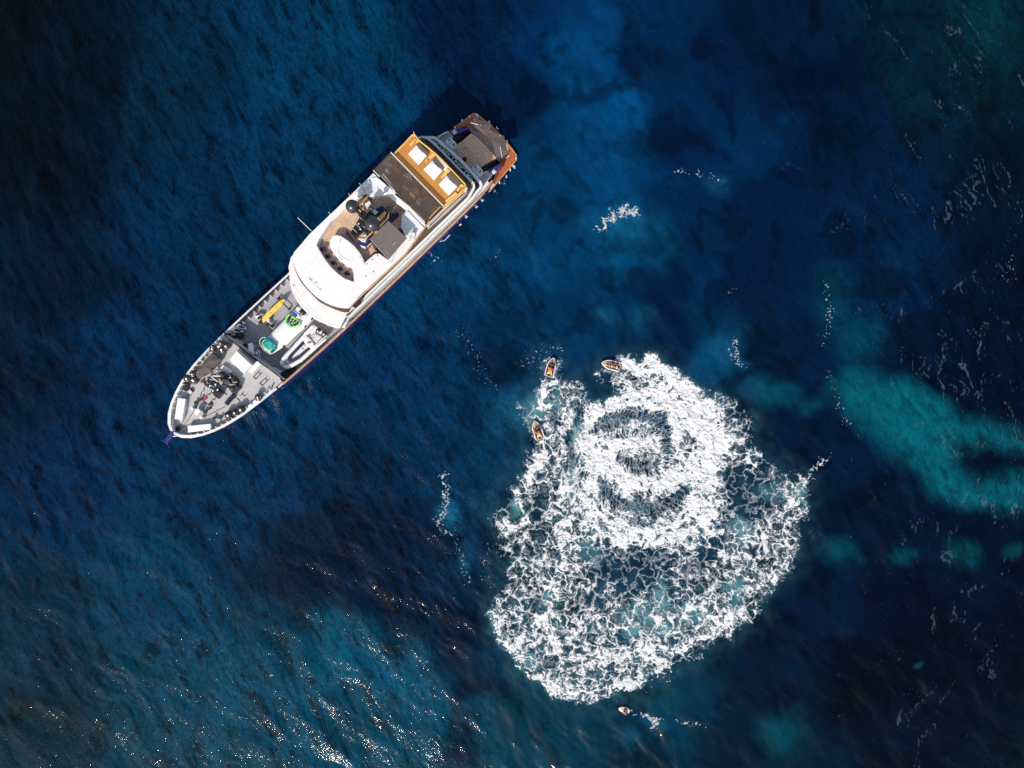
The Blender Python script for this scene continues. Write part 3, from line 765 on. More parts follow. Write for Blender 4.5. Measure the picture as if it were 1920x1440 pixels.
# raised lockers on the fore deck
for nm, pts, z0, z1 in (('deck_house', [(6, 420, 745), (6, 690, 1000), (6, 545, 1160), (6, 285, 905)], DECK_F, 6.3), ('deck_house', [(6, 790, 925), (6, 852, 985), (6, 700, 1155), (6, 610, 1105), (6, 640, 1065)], DECK_F, 5.5),
                        ('deck_house', [(6, 175, 998), (6, 338, 1128), (6, 256, 1172), (6, 116, 1055)], DECK_F, 5.3)):
    b = bm_new(); prism(b, [tuple(yl(k, X, Y, z1)[:2]) for k, X, Y in pts], z0, z1); part(nm, b, M_white, bevel=.05)
b = bm_new(); prism(b, [tuple(yl(6, X, Y, 4.88)[:2]) for X, Y in ((852, 985), (1215, 1225), (1090, 1440), (470, 1440), (600, 1180), (690, 1155))], DECK_F, 4.88); part('fore_deck_hatch_area', b, M_grey)
for pts in ([(720, 1215), (810, 1130), (850, 1170), (762, 1258)], [(833, 1330), (930, 1245), (970, 1290), (880, 1375)]):
    P = [yl(6, X, Y, 4.93) for X, Y in pts]; b = bm_new(); tube(b, P, .045, 4, closed=True); part('hatch_frame', b, M_black)
for pts in ([(805, 1130), (845, 1085)], [(845, 1165), (885, 1130)], [(930, 1245), (970, 1200)], [(970, 1290), (1010, 1245)]):
    b = bm_new(); tube(b, [yl(6, X, Y, 4.93) for X, Y in pts], .03, 4); part('hatch_bar', b, M_black)
for pts in ([(1230, 690), (1280, 738)], [(1280, 660), (1310, 625), (1340, 600)], [(1310, 625), (1350, 665), (1380, 630)]):
    b = bm_new(); tube(b, [yl(7, X, Y, 4.9) for X, Y in pts], .035, 4); part('hatch_bar', b, M_black)
# stairs from the well deck to the fore deck
for i in range(11):
    t = i / 10; b = bm_new(); c0 = yl(6, 1240 + 180 * t, 1225 - 130 * t, 4.3 - 1.7 * t); box(b, (c0.x, c0.y, 4.3 - 1.7 * t), (.16, .85, .05)); part('stair_tread', b, M_black)
b = bm_new(); box(b, (yl(6, 1340, 1160, 3).x, yl(6, 1340, 1160, 3).y, 2.62), (2.2, 1.0, .08)); part('stair_well', b, M_glass)

# ---- superstructure: stacked slabs with dark glass set back between them
F_vis = [(150, 580), (158, 620), (163, 700), (170, 800), (192, 880), (220, 950), (258, 1020), (300, 1090), (365, 1162), (440, 1230), (510, 1285), (560, 1312), (640, 1345), (720, 1380), (800, 1400), (850, 1400)]
front_B = yp(4, 7.2, F_vis)
aftB = yp(2, 7.0, [(850, 120), (905, 130), (960, 160), (1080, 268), (1200, 390), (1400, 600), (1560, 755), (1595, 800), (1600, 845), (1565, 915)])
aftA = yp(2, 5.8, [(985, 115), (1030, 120), (1070, 150), (1230, 290), (1400, 440), (1600, 660), (1680, 750), (1702, 800), (1692, 850), (1640, 910)])
def sup(front, aft, hs, hp): return [p for p in front] + [(front[-1][0] + 1.2, -hp)] + [(aft[-1][0] - .8, -hp)] + aft[::-1] + [(aft[0][0] - .8, hs), (front[0][0] + 1.0, hs)]
SB = sup(front_B, aftB, 4.72, 4.62)
SA = sup([(x + .25, y) for x, y in front_B], aftA, 4.72, 4.66)
def shrink(P, d):
    n = len(P); out = []
    for i in range(n):
        a = Vector(P[i - 1]); p = Vector(P[i]); c = Vector(P[(i + 1) % n])
        e1 = (p - a).normalized(); e2 = (c - p).normalized(); m = Vector((-(e1 + e2).y, (e1 + e2).x))
        if m.length < 1e-5: m = Vector((-e1.y, e1.x))
        m.normalize(); out.append((p.x + m.x * d, p.y + m.y * d))
    return out
def inset_dir(P):
    ar = sum(P[i][0] * P[(i + 1) % len(P)][1] - P[(i + 1) % len(P)][0] * P[i][1] for i in range(len(P)))
    return 1 if ar > 0 else -1
def aft_cut(P, x): return clip_half(P, 1, 0, x)
iB, iA = inset_dir(SB), inset_dir(SA)
house = None
b = bm_new(); prism(b, aft_cut(shrink(SA, iA * .42), 19.3), DECK_M, 4.75); house = part('main_deck_house', b, M_white2, bevel=.04)
for sgn in (1, -1):
    for x in np.arange(1.0, 18.5, 2.1):
        b = bm_new(); box(b, (x, sgn * 4.27, 4.05), (1.7, .06, .75)); part('window', b, M_glass)
b = bm_new(); prism(b, SA, 4.75, 5.0); part('upper_deck', b, M_white, bevel=.05)
b = bm_new(); holed(b, shrink(SA, -iA * .015), shrink(SA, iA * .30), 5.0, 5.8); part('upper_deck_bulwark', b, M_white, bevel=.05)
b = bm_new(); prism(b, aft_cut(shrink(SA, iA * .33), 20.6), 5.0, 5.06); part('upper_deck_floor', b, M_navyc)
b = bm_new(); prism(b, aft_cut(shrink(SB, iB * .55), 17.6), 5.06, 6.45); part('upper_deck_house', b, M_white2, bevel=.04)
for sgn in (1, -1):
    for x in np.arange(0.0, 17.0, 1.9):
        b = bm_new(); box(b, (x, sgn * (4.12), 6.0), (1.6, .06, .75)); part('window', b, M_maroon if x < 4 else M_glass)
b = bm_new(); prism(b, SB, 6.45, 6.75); part('bridge_deck', b, M_white, bevel=.06)
b = bm_new(); holed(b, shrink(SB, -iB * .012), shrink(SB, iB * .26), 6.75, 7.2); part('bridge_deck_bulwark', b, M_white, bevel=.05)
b = bm_new(); prism(b, clip_half(shrink(SB, iB * .2), 1, 0, 1.5), 6.75, 7.18); part('visor', b, M_white, bevel=.05)
b = bm_new(); prism(b, clip_half(shrink(SB, iB * .3), -1, 0, -1.4), 6.75, 6.80); part('bridge_deck_floor', b, M_brown)
# posts and frames seen in the dark strip at the stern
for i, t in enumerate(np.linspace(0.06, 0.95, 17)):
    p = yl(1, 260 + 750 * t, 560 + 760 * t - 60 * math.sin(t * 3.1), 5.55); b = bm_new()
    if i % 5 in (2, 3): tube(b, [(p.x - .22, p.y - .26, 5.55), (p.x + .20, p.y - .26, 5.55), (p.x + .20, p.y + .26, 5.55)], .07, 5)
    else: box(b, (p.x, p.y, 5.3), (.16, .30, .5), .3 * (i % 3))
    part('rail_fitting', b, M_white)
# roof with its recessed sun deck
R_front = yp(4, 9.2, [(205, 440), (210, 470), (218, 520), (230, 570), (262, 650), (300, 720), (350, 795), (400, 860), (460, 923), (520, 980), (590, 1030), (660, 1070), (730, 1099), (800, 1120), (880, 1134), (950, 1140), (985, 1110)])
R_aft = yp(2, 9.2, [(900, 1380), (660, 1110), (440, 930), (150, 640)])
R_stb = yp(3, 9.2, [(870, 0), (435, 415), (0, 830)]) + yp(4, 9.2, [(222, 388)])
ROOF = R_front + yp(4, 9.2, [(1090, 1000), (1400, 712), (1728, 408)]) + R_aft + R_stb[:1] + R_stb[1:]
RECESS = yp(3, 9.2, [(870, 290), (1020, 268), (1180, 250), (1400, 480), (1320, 560), (1310, 720), (1390, 890), (1120, 1200), (990, 1110), (930, 1120), (780, 1250)]) + \
    yp(4, 9.2, [(1030, 620), (1040, 790), (965, 765), (900, 740), (805, 670), (720, 590), (640, 490), (570, 380), (520, 280), (560, 190)]) + yp(3, 9.2, [(271, 682), (340, 575), (450, 490), (620, 370), (700, 300), (800, 230)])
b = bm_new(); holed(b, ROOF, RECESS, 8.95, 9.2); part('roof', b, M_white, smooth=False)
b = bm_new(); holed(b, RECESS, shrink(RECESS, inset_dir(RECESS) * .06), 8.1, 9.19); part('sun_deck_coaming', b, M_white2)
iR = inset_dir(ROOF)
b = bm_new(); prism(b, clip_half(shrink(ROOF, iR * .45), 1, 0, 11.9), 7.15, 8.05); part('bridge_house', b, M_glass)
b = bm_new(); holed(b, shrink(ROOF, iR * .03), shrink(ROOF, iR * .6), 8.45, 8.95); part('roof_edge', b, M_white, bevel=.04)
b = bm_new(); prism(b, shrink(ROOF, iR * .12), 8.05, 8.17); part('sun_deck_base', b, M_teakd)
b = bm_new(); planks(b, RECESS, math.radians(6), .23, .028, 8.17, 8.215); part('teak_planking', b, M_teak, kind='stuff')
# raked wheelhouse windscreen under the brow
lo = yp(4, 7.45, [(208, 535), (225, 600), (260, 690), (297, 757), (340, 820), (390, 876), (440, 930), (500, 992), (560, 1050), (630, 1087), (700, 1120), (775, 1153), (850, 1180), (910, 1192), (955, 1190)])
hi = yp(4, 8.7, [(212, 470), (232, 570), (268, 650), (306, 720), (355, 795), (405, 860), (465, 923), (525, 980), (595, 1030), (665, 1070), (735, 1099), (805, 1120), (880, 1136), (930, 1142), (965, 1140)])
for i in range(len(lo) - 1):
    b = bm_new(); g = .012
    a0, a1, c0, c1 = [Vector((*p, z)) for p, z in ((lo[i], 7.2), (lo[i + 1], 7.2), (hi[i], 8.7), (hi[i + 1], 8.7))]
    a0, a1 = a0.lerp(a1, g), a1.lerp(a0, g); c0, c1 = c0.lerp(c1, g), c1.lerp(c0, g); k = Vector((.05, 0, -.03))
    loft(b, [[a0, a1, c1, c0], [a0 + k, a1 + k, c1 + k, c0 + k]]); part('windscreen_pane', b, M_screen)
b = bm_new(); prism(b, yp(4, 8.6, [(1005, 1105), (1090, 1015), (1108, 1050), (1020, 1122)]), 7.3, 8.6); part('side_screen', b, M_screen)
b = bm_new(); tube(b, [yl(4, X, Y, 9.24) for X, Y in ((1075, 1015), (1400, 717), (1728, 413))] + [yl(2, 950, 1320, 9.24)], .085, 6); part('roof_rail', b, M_teakcap)
b = bm_new(); tube(b, [yl(4, X, Y, 7.3) for X, Y in ((930, 1235), (970, 1215), (1020, 1165))], .07, 6); part('wiper_cover', b, M_rubber)
for X, Y in ((222, 828), (1350, 430), (1285, 483), (1207, 540), (1190, 705), (1295, 645)):
    p = yl(4, X, Y, 7.25 if X < 300 else 9.25); b = bm_new(); lathe(b, (p.x, p.y, p.z - .05), [(.05, 0), (.06, .06), (.03, .1)], 8); part('deck_light', b, M_black)
# worn dark lettering on the brow and along the side
for i, (X, Y, w) in enumerate([(330, 370, .1), (375, 410, .2), (420, 465, .2), (465, 520, .14), (500, 560, .2), (580, 640, .12), (640, 710, .2), (690, 760, .22), (770, 850, .14), (830, 930, .14), (890, 1000, .16), (985, 1060, .22), (985, 1085, .12)]):
    p = yl(19, X, Y, 9.205); b = bm_new(); tube(b, [(p.x - .14, p.y - w * .3, 9.206), (p.x + .12, p.y - w * .3 + .02, 9.206), (p.x - .1, p.y + w * .3, 9.206), (p.x + .13, p.y + w * .35, 9.206)], .022, 4); part('letter', b, M_lgrey if i not in (1, 2, 11) else M_canvas)
p = yl(19, 750, 615, 9.205); b = bm_new(); prism(b, [(p.x - .13, p.y), (p.x, p.y - .08), (p.x + .13, p.y), (p.x, p.y + .08)], 9.19, 9.212); part('emblem', b, M_canvas)
for X, Y in ((330, 1165), (370, 1120), (425, 1075), (510, 1000), (660, 855), (735, 770), (790, 715), (850, 680), (910, 605), (1000, 530), (1018, 512)):
    p = yl(20, X, Y, 6.95); b = bm_new(); box(b, (p.x, -4.645, 6.98), (.13, .03, .16)); box(b, (p.x + .05, -4.648, 7.05), (.16, .03, .05)); part('letter', b, M_canvas)
# raised white sun-pad plinth on the port side of the roof
b = bm_new(); prism(b, yp(3, 9.35, [(1330, 555), (1400, 490), (1640, 740), (1390, 900), (1320, 720)]), 9.2, 9.33); part('sun_pad_plinth', b, M_white, bevel=.06)
b = bm_new(); prism(b, yp(3, 9.4, [(870, 20), (960, 10), (1240, 245), (1180, 250), (900, 285), (800, 215), (860, 140)]), 9.2, 9.34); part('sun_pad_plinth', b, M_white, bevel=.06)
# coaming rails at the aft edge of the roof
for pts in ([(240, 662), (295, 640), (470, 870), (455, 905)], [(650, 1090), (690, 1085), (895, 1310), (880, 1345)]):
    P = [yl(2, X, Y, 9.5) for X, Y in pts]; b = bm_new(); prism(b, [tuple(p[:2]) for p in P], 9.2, 9.42); part('aft_coaming', b, M_white, bevel=.04)
    b = bm_new(); tube(b, [P[0] + Vector((.1, 0, 0)), P[-1] + Vector((.12, 0, 0))], .04, 5); part('aft_rail', b, M_canvas)
# whirlpool tub
T_out = yp(3, 9.3, [(288, 965), (296, 905), (318, 862), (345, 840), (400, 836), (450, 850), (550, 915), (640, 990), (715, 1085), (768, 1180), (780, 1230), (762, 1275), (720, 1305), (665, 1322), (610, 1315), (545, 1285), (480, 1240), (405, 1170), (340, 1090), (305, 1030)])
tc = (sum(p[0] for p in T_out) / 20, sum(p[1] for p in T_out) / 20)
T_in = [(tc[0] + (p[0] - tc[0]) * .52, tc[1] + (p[1] - tc[1]) * .42 + .05) for p in T_out]
b = bm_new(); holed(b, T_out, T_in, 8.2, 9.3); tub = part('whirlpool', b, M_white, bevel=.08)
b = bm_new(); loft(b, [[(tc[0] + (p[0] - tc[0]) * k, tc[1] + (p[1] - tc[1]) * k + .05 * (1 - k), z) for p in T_in] for k, z in ((1.02, 9.27), (.95, 9.2), (.8, 9.14), (.7, 9.1))], cap=True); part('basin', b, M_white, tub, smooth=True)
b = bm_new(); w0 = yl(3, 500, 1110, 9.2); prism(b, [(w0.x + .42 * math.cos(a) * (1 + .12 * math.sin(3 * a)), w0.y + .66 * math.sin(a) * (1 + .1 * math.cos(4 * a))) for a in np.linspace(0, 6.2, 22)], 9.05, 9.17); part('pool_water', b, M_mint, tub)
for X, Y in ((440, 910), (437, 940), (430, 1160), (455, 1185), (720, 1160)):
    p = yl(3, X, Y, 9.32); b = bm_new(); tube(b, [(p.x, p.y - .08, 9.33), (p.x, p.y + .08, 9.33)], .035, 5); part('grab_handle', b, M_steel, tub)
# mast
mast_c = yl(18, 620, 560, 11)
b = bm_new(); prism(b, [tuple(yl(18, X, Y, 10.6)[:2]) for X, Y in ((500, 520), (720, 430), (800, 560), (700, 780), (560, 900), (340, 1075), (230, 975), (380, 720))], 9.6, 10.6)
mast = part('mast', b, M_black, bevel=.08)
b = bm_new(); box(b, (mast_c.x + .1, mast_c.y, 9.2), (2.2, .9, 2.0)); part('mast_leg', b, M_black, mast, bevel=.1)
b = bm_new(); box(b, (mast_c.x + .1, mast_c.y, 11.4), (.8, .7, 1.8)); tube(b, [(mast_c.x, mast_c.y, 12), (mast_c.x - .1, mast_c.y + .05, 12.8)], .12); part('mast_tower', b, M_black, mast, bevel=.08)
for (X, Y, z, r) in ((295, 240, 11.6, .72), (835, 715, 11.9, .80)):
    p = yl(18, X, Y, z); b = bm_new(); ball(b, p, r, 24); lathe(b, (p.x, p.y, p.z - 1.0), [(r * .5, 0), (r * .8, .4), (r * .98, .9)], 20); dome = part('satellite_dome', b, M_dome, mast, smooth=True)
    b = bm_new(); lathe(b, (p.x, p.y, p.z - .2), [(r + .01, 0), (r + .03, .06), (r + .01, .12)], 28); part('dome_band', b, M_rubber, dome, smooth=True)
    b = bm_new(); tube(b, [(p.x, p.y, p.z - 1.0), (mast_c.x, mast_c.y, 10.8)], .16); tube(b, [(p.x + .35, p.y, p.z - .9), (mast_c.x + .5, mast_c.y, 10.6)], .1); part('mast_spreader', b, M_black, mast)
p = yl(18, 815, 300, 12); b = bm_new(); ball(b, p, (.28, .28, .3), 14); tube(b, [p, (mast_c.x + .6, mast_c.y, 10.8)], .07); part('small_dome', b, M_dome, mast, smooth=True)
for a, c in (((130, 880), (345, 1230)), ((130, 955), (300, 1190))):
    b = bm_new(); tube(b, [yl(18, *a, 11.3), yl(18, *c, 11.3)], .09, 6); part('radar_bar', b, M_black, mast)
for pts in ([(320, 850), (455, 985)], [(385, 705), (580, 905)], [(500, 545), (620, 650)], [(570, 770), (630, 825), (740, 835)], [(720, 430), (770, 500), (850, 520)]):
    b = bm_new(); tube(b, [yl(18, X, Y, 10.7) for X, Y in pts], .035, 5); part('mast_frame', b, M_lgrey, mast)
for r_, z_, pts in ((.12, 11, ((690, 855), (440, 1010), (330, 1060))), (.05, 11.8, ((650, 400), (600, 210)))):
    b = bm_new(); tube(b, [yl(18, X, Y, z_) for X, Y in pts], r_, 6); part('mast_strut', b, M_black, mast)
for X, Y in ((470, 710), (655, 530), (680, 625), (575, 180), (515, 860), (575, 565)):
    b = bm_new(); p = yl(18, X, Y, 11); ball(b, p, .10, 8); part('mast_lamp', b, M_white, mast)
b = bm_new(); prism(b, yp(18, 10.8, [(900, 320), (985, 390), (905, 465), (825, 390)]), 10.6, 10.8); part('antenna_plate', b, M_white, mast)
p = yl(18, 880, 900, 10.6); b = bm_new(); tube(b, [yl(18, 760, 830, 10.6), p], .16, 6); part('searchlight', b, M_white2, mast)
# helm block and companionway around the mast
b = bm_new(); prism(b, yp(3, 9.5, [(930, 470), (1040, 420), (1130, 520), (1090, 620), (950, 760), (870, 700)]), 8.2, 9.5); part('helm_block', b, M_navyc, bevel=.06)
b = bm_new(); cushion(b, yp(3, 9.65, [(965, 590), (1070, 495), (1095, 525), (1060, 580), (975, 655)]), 9.48, 9.65); part('helm_seat', b, M_ochrel)
b = bm_new(); prism(b, yp(3, 9.2, [(690, 920), (740, 900), (860, 840), (840, 1000), (810, 1022), (710, 985)]), 8.2, 9.2); part('companionway', b, M_navy, bevel=.05)
b = bm_new(); prism(b, yp(3, 9.4, [(735, 850), (800, 815), (820, 870), (800, 940), (745, 935), (690, 890)]), 9.15, 9.4); part('companionway_hood', b, M_lgrey, bevel=.05)
b = bm_new(); prism(b, yp(3, 9.25, [(725, 985), (800, 1005), (790, 1025), (735, 1005)]), 8.3, 9.25); part('companionway_step', b, M_white)
for pts in ([(690, 890), (780, 900), (820, 870), (930, 760)], [(820, 1010), (880, 950)], [(950, 770), (1120, 600), (1130, 520)]):
    b = bm_new(); tube(b, [yl(3, X, Y, 9.6) for X, Y in pts], .06, 5); part('hand_rail', b, M_ochrel)
b = bm_new(); prism(b, yp(3, 8.9, [(1110, 610), (1200, 520), (1260, 515), (1265, 540), (1160, 660)]), 8.2, 8.9); part('stair_house', b, M_navyc, bevel=.04)
for i in range(4):
    b = bm_new(); tube(b, [yl(3, 1095 + 22 * i, 455 + 28 * i, 9.0), yl(3, 1220 + 12 * i, 420 + 32 * i, 9.0)], .06, 5); part('stair_rail', b, M_canvas)
b = bm_new(); prism(b, yp(3, 9.6, [(1225, 735), (1370, 742), (1345, 840)]), 8.2, 8.9); part('locker', b, M_navyc, bevel=.04)
# grey bimini over the port lounge
B4 = yp(3, 11.0, [(1120, 640), (1385, 880), (1125, 1195), (860, 900)])
b = bm_new(); loft(b, [[(*p, 11.0) for p in B4], [(*p, 11.04) for p in B4]]); bmesh.ops.subdivide_edges(b, edges=b.edges, cuts=5, use_grid_fill=True)
for v in b.verts: v.co.z += .04 * math.sin(v.co.x * 1.8) * math.cos(v.co.y * 1.6)
bim = part('bimini', b, M_awn, smooth=True)
for (x, y) in B4:
    b = bm_new(); tube(b, [(x * .98 + .02 * B4[0][0], y, 8.2), (x, y, 11.0)], .03, 5); part('bimini_pole', b, M_steel, bim)
for pts in ([(1185, 985), (1235, 930)], [(1085, 1065), (1130, 1105)], [(870, 893), (1130, 1185)]):
    b = bm_new(); tube(b, [yl(3, X, Y, 11.10) for X, Y in pts], .022, 4); part('bimini_seam', b, M_lgrey, bim)
b = bm_new(); prism(b, yp(3, 8.9, [(860, 910), (1110, 1195), (1000, 1100), (900, 1000)]), 8.2, 8.7); part('port_seat', b, M_canvas)
b = bm_new(); prism(b, yp(3, 8.7, [(900, 1020), (990, 1010), (1010, 1060), (960, 1090)]), 8.2, 8.7); part('port_seat', b, M_awn, bevel=.05)
# aft sun deck: ochre floor, low seat-backs and dividers
O_out = yp(2, 8.9, [(445, 388), (600, 230), (715, 108), (745, 110), (805, 190), (920, 280), (1040, 378), (1150, 485), (1260, 600), (1355, 700), (1450, 800), (1466, 830), (1455, 868), (1310, 1000), (1160, 1112)])
b = bm_new(); prism(b, [(15.2, O_out[0][1]), *O_out, (15.2, O_out[-1][1])], 8.3, 8.9); deck_aft = part('aft_sun_deck', b, M_ochre)
b = bm_new(); path = [(*p, 9.2) for p in O_out]; tube(b, path, .09, 6); part('rim_rail', b, M_ochrel)
for i in range(len(O_out) - 1):
    a = Vector((*O_out[i], 8.9)); c = Vector((*O_out[i + 1], 8.9)); b = bm_new()
    loft(b, [[a, c, c + Vector((0, 0, .3)), a + Vector((0, 0, .3))], [a + Vector((-.06, 0, 0)), c + Vector((-.06, 0, 0)), c + Vector((-.06, 0, .3)), a + Vector((-.06, 0, .3))]]); part('rim_panel', b, M_ochrel)
for pts in ([(760, 232), (905, 370), (935, 350), (800, 200)], [(990, 445), (1130, 590), (1158, 565), (1030, 405)], [(1190, 655), (1345, 820), (1400, 770), (1250, 600)]):
    b = bm_new(); P = yp(2, 9.38, pts); cushion(b, P, 8.9, 9.32, .08); part('back_rest', b, M_brown)
for pts in ([(885, 465), (985, 345), (1040, 375), (1000, 400), (930, 440), (900, 480)], [(1110, 690), (1195, 570), (1250, 600), (1205, 650), (1130, 705)], [(1330, 880), (1400, 785), (1445, 815), (1390, 850), (1345, 900)], [(660, 225), (740, 140), (800, 190), (740, 190), (690, 240)]):
    b = bm_new(); prism(b, yp(2, 9.38, pts), 8.9, 9.28); dv = part('seat_divider', b, M_ochrel, bevel=.04)
    q = yp(2, 9.38, pts[-2:])[0]; b = bm_new(); lathe(b, (q[0], q[1], 9.28), [(.09, 0), (.09, .03), (.05, .035)], 10); part('cup_holder', b, M_brown, dv)
b = bm_new(); prism(b, yp(2, 9.18, [(1165, 1035), (1320, 900), (1350, 935), (1200, 1062)]), 8.9, 9.18); part('side_bench', b, M_ochrel, bevel=.05)
b = bm_new(); cushion(b, yp(2, 9.18, [(1000, 430), (1050, 395), (1240, 590), (1160, 600)]), 8.9, 9.14, .06); part('filler_cushion', b, M_white2)
# grey-brown glass wind strip behind the sun deck, rails
G = yp(2, 7.9, [(870, 185), (980, 262), (1200, 470), (1400, 665), (1505, 775), (1522, 850)])
for i in range(len(G) - 1):
    a = Vector((*G[i], 7.0)); c = Vector((*G[i + 1], 7.0)); b = bm_new(); up = Vector((-.55, 0, 1.15)); loft(b, [[a, c, c + up, a + up], [a + Vector((.04, 0, 0)), c + Vector((.04, 0, 0)), c + up + Vector((.04, 0, 0)), a + up + Vector((.04, 0, 0))]]); part('wind_screen_pane', b, M_brown)
b = bm_new(); tube(b, [yl(2, X, Y, 8.0) for X, Y in ((800, 165), (830, 140), (890, 155), (990, 235), (1200, 435), (1500, 745), (1535, 800), (1520, 870), (1180, 1180), (890, 1440))], .05, 5); part('aft_hand_rail', b, M_glass)
b = bm_new(); tube(b, [yl(2, X, Y, 8.4) for X, Y in ((440, 375), (580, 235), (690, 130), (725, 105))], .05, 5); part('aft_hand_rail', b, M_lgrey)
b = bm_new(); prism(b, yp(9, 8.6, [(215, 900), (590, 535), (780, 365), (960, 200), (1035, 110), (1075, 130), (1050, 185), (985, 250), (640, 585), (228, 948)]), 7.3, 8.6); part('aft_deck_side', b, M_white, bevel=.05)
for o_ in (14, 34): 
    b = bm_new(); tube(b, [yl(9, 240 + o_, 900 + o_, 8.7), yl(9, 600 + o_, 545 + o_, 8.7), yl(9, 965 + o_, 210 + o_, 8.7)], .045, 5); part('side_rail', b, M_ochrel if o_ == 14 else M_glass)
# smoked canopy over the aft lounge
C4 = yp(2, 9.4, [(400, 345), (1150, 1110), (925, 1338), (150, 600)])
b = bm_new(); loft(b, [[(*p, 9.4) for p in C4], [(*p, 9.45) for p in C4]]); can = part('canopy', b, M_smoke)
for pts, m, r in (([(400, 345), (1152, 1112)], M_white, .055), ([(945, 1285), (1100, 1120)], M_ochrel, .04), ([(250, 560), (420, 400)], M_awn, .03), ([(150, 600), (240, 690)], M_white, .05), ([(480, 910), (900, 1340)], M_brown, .07)):
    b = bm_new(); tube(b, [yl(2, X, Y, 9.47) for X, Y in pts], r, 5); part('canopy_beam', b, m, can)
for x, y in C4:
    b = bm_new(); tube(b, [(x * .97 + .4, y * .97, 7.55), (x * .97 + .4, y * .97, 9.4)], .04, 5); part('canopy_post', b, M_steel, can)
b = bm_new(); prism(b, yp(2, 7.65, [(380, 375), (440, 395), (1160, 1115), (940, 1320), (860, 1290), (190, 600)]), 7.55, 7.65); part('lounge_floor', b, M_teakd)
# life-buoy and small antenna fittings on the starboard edge
for a, c in (((0, 558, 408), (0, 584, 433)), ((3, 710, 105), (3, 740, 135)), ((3, 555, 250), (3, 585, 280)), ((3, 275, 515), (3, 300, 545)), ((2, 722, 55), (2, 745, 105))):
    b = bm_new(); tube(b, [yl(*a, 10.2), yl(*c, 9.2)], .035, 5); part('whip_antenna', b, M_white2)
# fender pockets and lights on the port topside
for X, Y in ((490, 1250), (590, 1225), (700, 1115)): pass
b = bm_new(); tube(b, [yl(9, 478, 1250, 1.2), yl(9, 592, 1228, .9), yl(9, 705, 1112, .9)], .06, 5); part('boarding_rail', b, M_lgrey)
for X, Y in ((1385, 402), (1262, 535), (1050, 742), (920, 905)):
    p = yl(9, X, Y, .8); b = bm_new(); box(b, (p.x, p.y, .8), (.3, .14, .14)); part('fairlead', b, M_white)

# ---- main aft deck, stairwells and swim platform
b = bm_new(); prism(b, [(20.6, 4.2), (24.0, 3.1), (24.0, -3.1), (20.6, -4.2)], .9, 1.0); part('stair_well', b, M_black)
TE = yp(1, 2.65, [(640, 740), (690, 640), (780, 580), (930, 450), (1010, 505), (1085, 575), (1150, 640), (1215, 710), (1275, 780), (1320, 830), (1352, 865), (1220, 940), (1090, 1022), (1120, 1090), (1010, 1040), (940, 1080), (860, 1000), (720, 860)])
b = bm_new(); prism(b, TE, 1.0, 2.63); part('aft_deck', b, M_teakd)
b = bm_new(); planks(b, TE, math.radians(90), .30, .035, 2.63, 2.665); part('teak_planking', b, M_teak2, kind='stuff')
for pts in ([(385, 530), (545, 410), (580, 440), (630, 505), (515, 630)], [(1045, 1190), (1185, 1110), (1215, 1075), (1280, 1150), (1265, 1175), (1125, 1360)]):
    b = bm_new(); prism(b, yp(1, 2.65, pts), 1.0, 2.65); part('quarter_deck', b, M_greyd)
for pts in ([(560, 388), (905, 345), (880, 385), (620, 490)], [(1220, 1070), (1450, 940), (1445, 985), (1285, 1150)]):
    b = bm_new(); prism(b, yp(1, 2.75, pts), 1.0, 2.75); tip = part('quarter_bulwark', b, M_navy, bevel=.04)
    q = yp(1, 2.8, [((pts[0][0] + pts[3][0]) / 2 + 60, (pts[0][1] + pts[3][1]) / 2 - 10)])[0]
    b = bm_new(); box(b, (q[0], q[1], 2.83), (.5, .5, .16)); box(b, (q[0], q[1], 2.93), (.3, .3, .08)); part('mooring_cleat', b, M_lgrey, tip, bevel=.04)
for s, X0, Y0, dx, dy in ((1, 640, 520, 22, -14), (-1, 1130, 1060, 24, -14)):
    for i in range(6):
        p = yl(1, X0 + dx * i * 1.7, Y0 + dy * i * 1.2, 2.3 - .25 * i); b = bm_new(); box(b, (p.x, p.y, 2.3 - .25 * i), (.28, 1.0, .06)); part('stair_tread', b, M_rubber)
for pts in ([(385, 525), (440, 470), (520, 430), (545, 415)], [(1045, 1185), (1170, 1100), (1205, 1095)]):
    b = bm_new(); tube(b, [yl(1, X, Y, 3.3) for X, Y in pts], .06, 5); part('deck_rail', b, M_white)
PL = yp(1, .6, [(640, 360), (800, 240), (970, 112), (1000, 118), (1060, 155), (1150, 225), (1240, 290), (1400, 450), (1500, 570), (1560, 640), (1640, 740), (1690, 810), (1702, 850), (1690, 900), (1450, 1180), (1232, 1440), (1200, 1395)])
PLc = PL + [(22.4, -3.4), (22.4, 3.2)]
b = bm_new(); prism(b, PLc, .15, .57); plat = part('swim_platform', b, M_orange, bevel=.04)
b = bm_new(); planks(b, yp(1, .6, [(905, 330), (1010, 240), (1240, 380), (1400, 470), (1550, 660), (1560, 790), (1400, 900), (1360, 880), (1150, 650), (930, 455)]), math.radians(90), .3, .03, .57, .605); part('teak_planking', b, M_teak2, kind='stuff')
b = bm_new(); tube(b, [(p[0], p[1], .56) for p in PL], .07, 5); part('platform_edge', b, M_teakcap, plat)
b = bm_new(); prism(b, yp(1, .68, [(1510, 860), (1572, 815), (1580, 828), (1520, 875)]), .6, .68); part('platform_hatch', b, M_white, plat)
b = bm_new(); prism(b, yp(1, .72, [(1235, 1365), (1300, 1280), (1325, 1310), (1255, 1395)]), .6, .7); part('platform_hatch', b, M_white, plat)
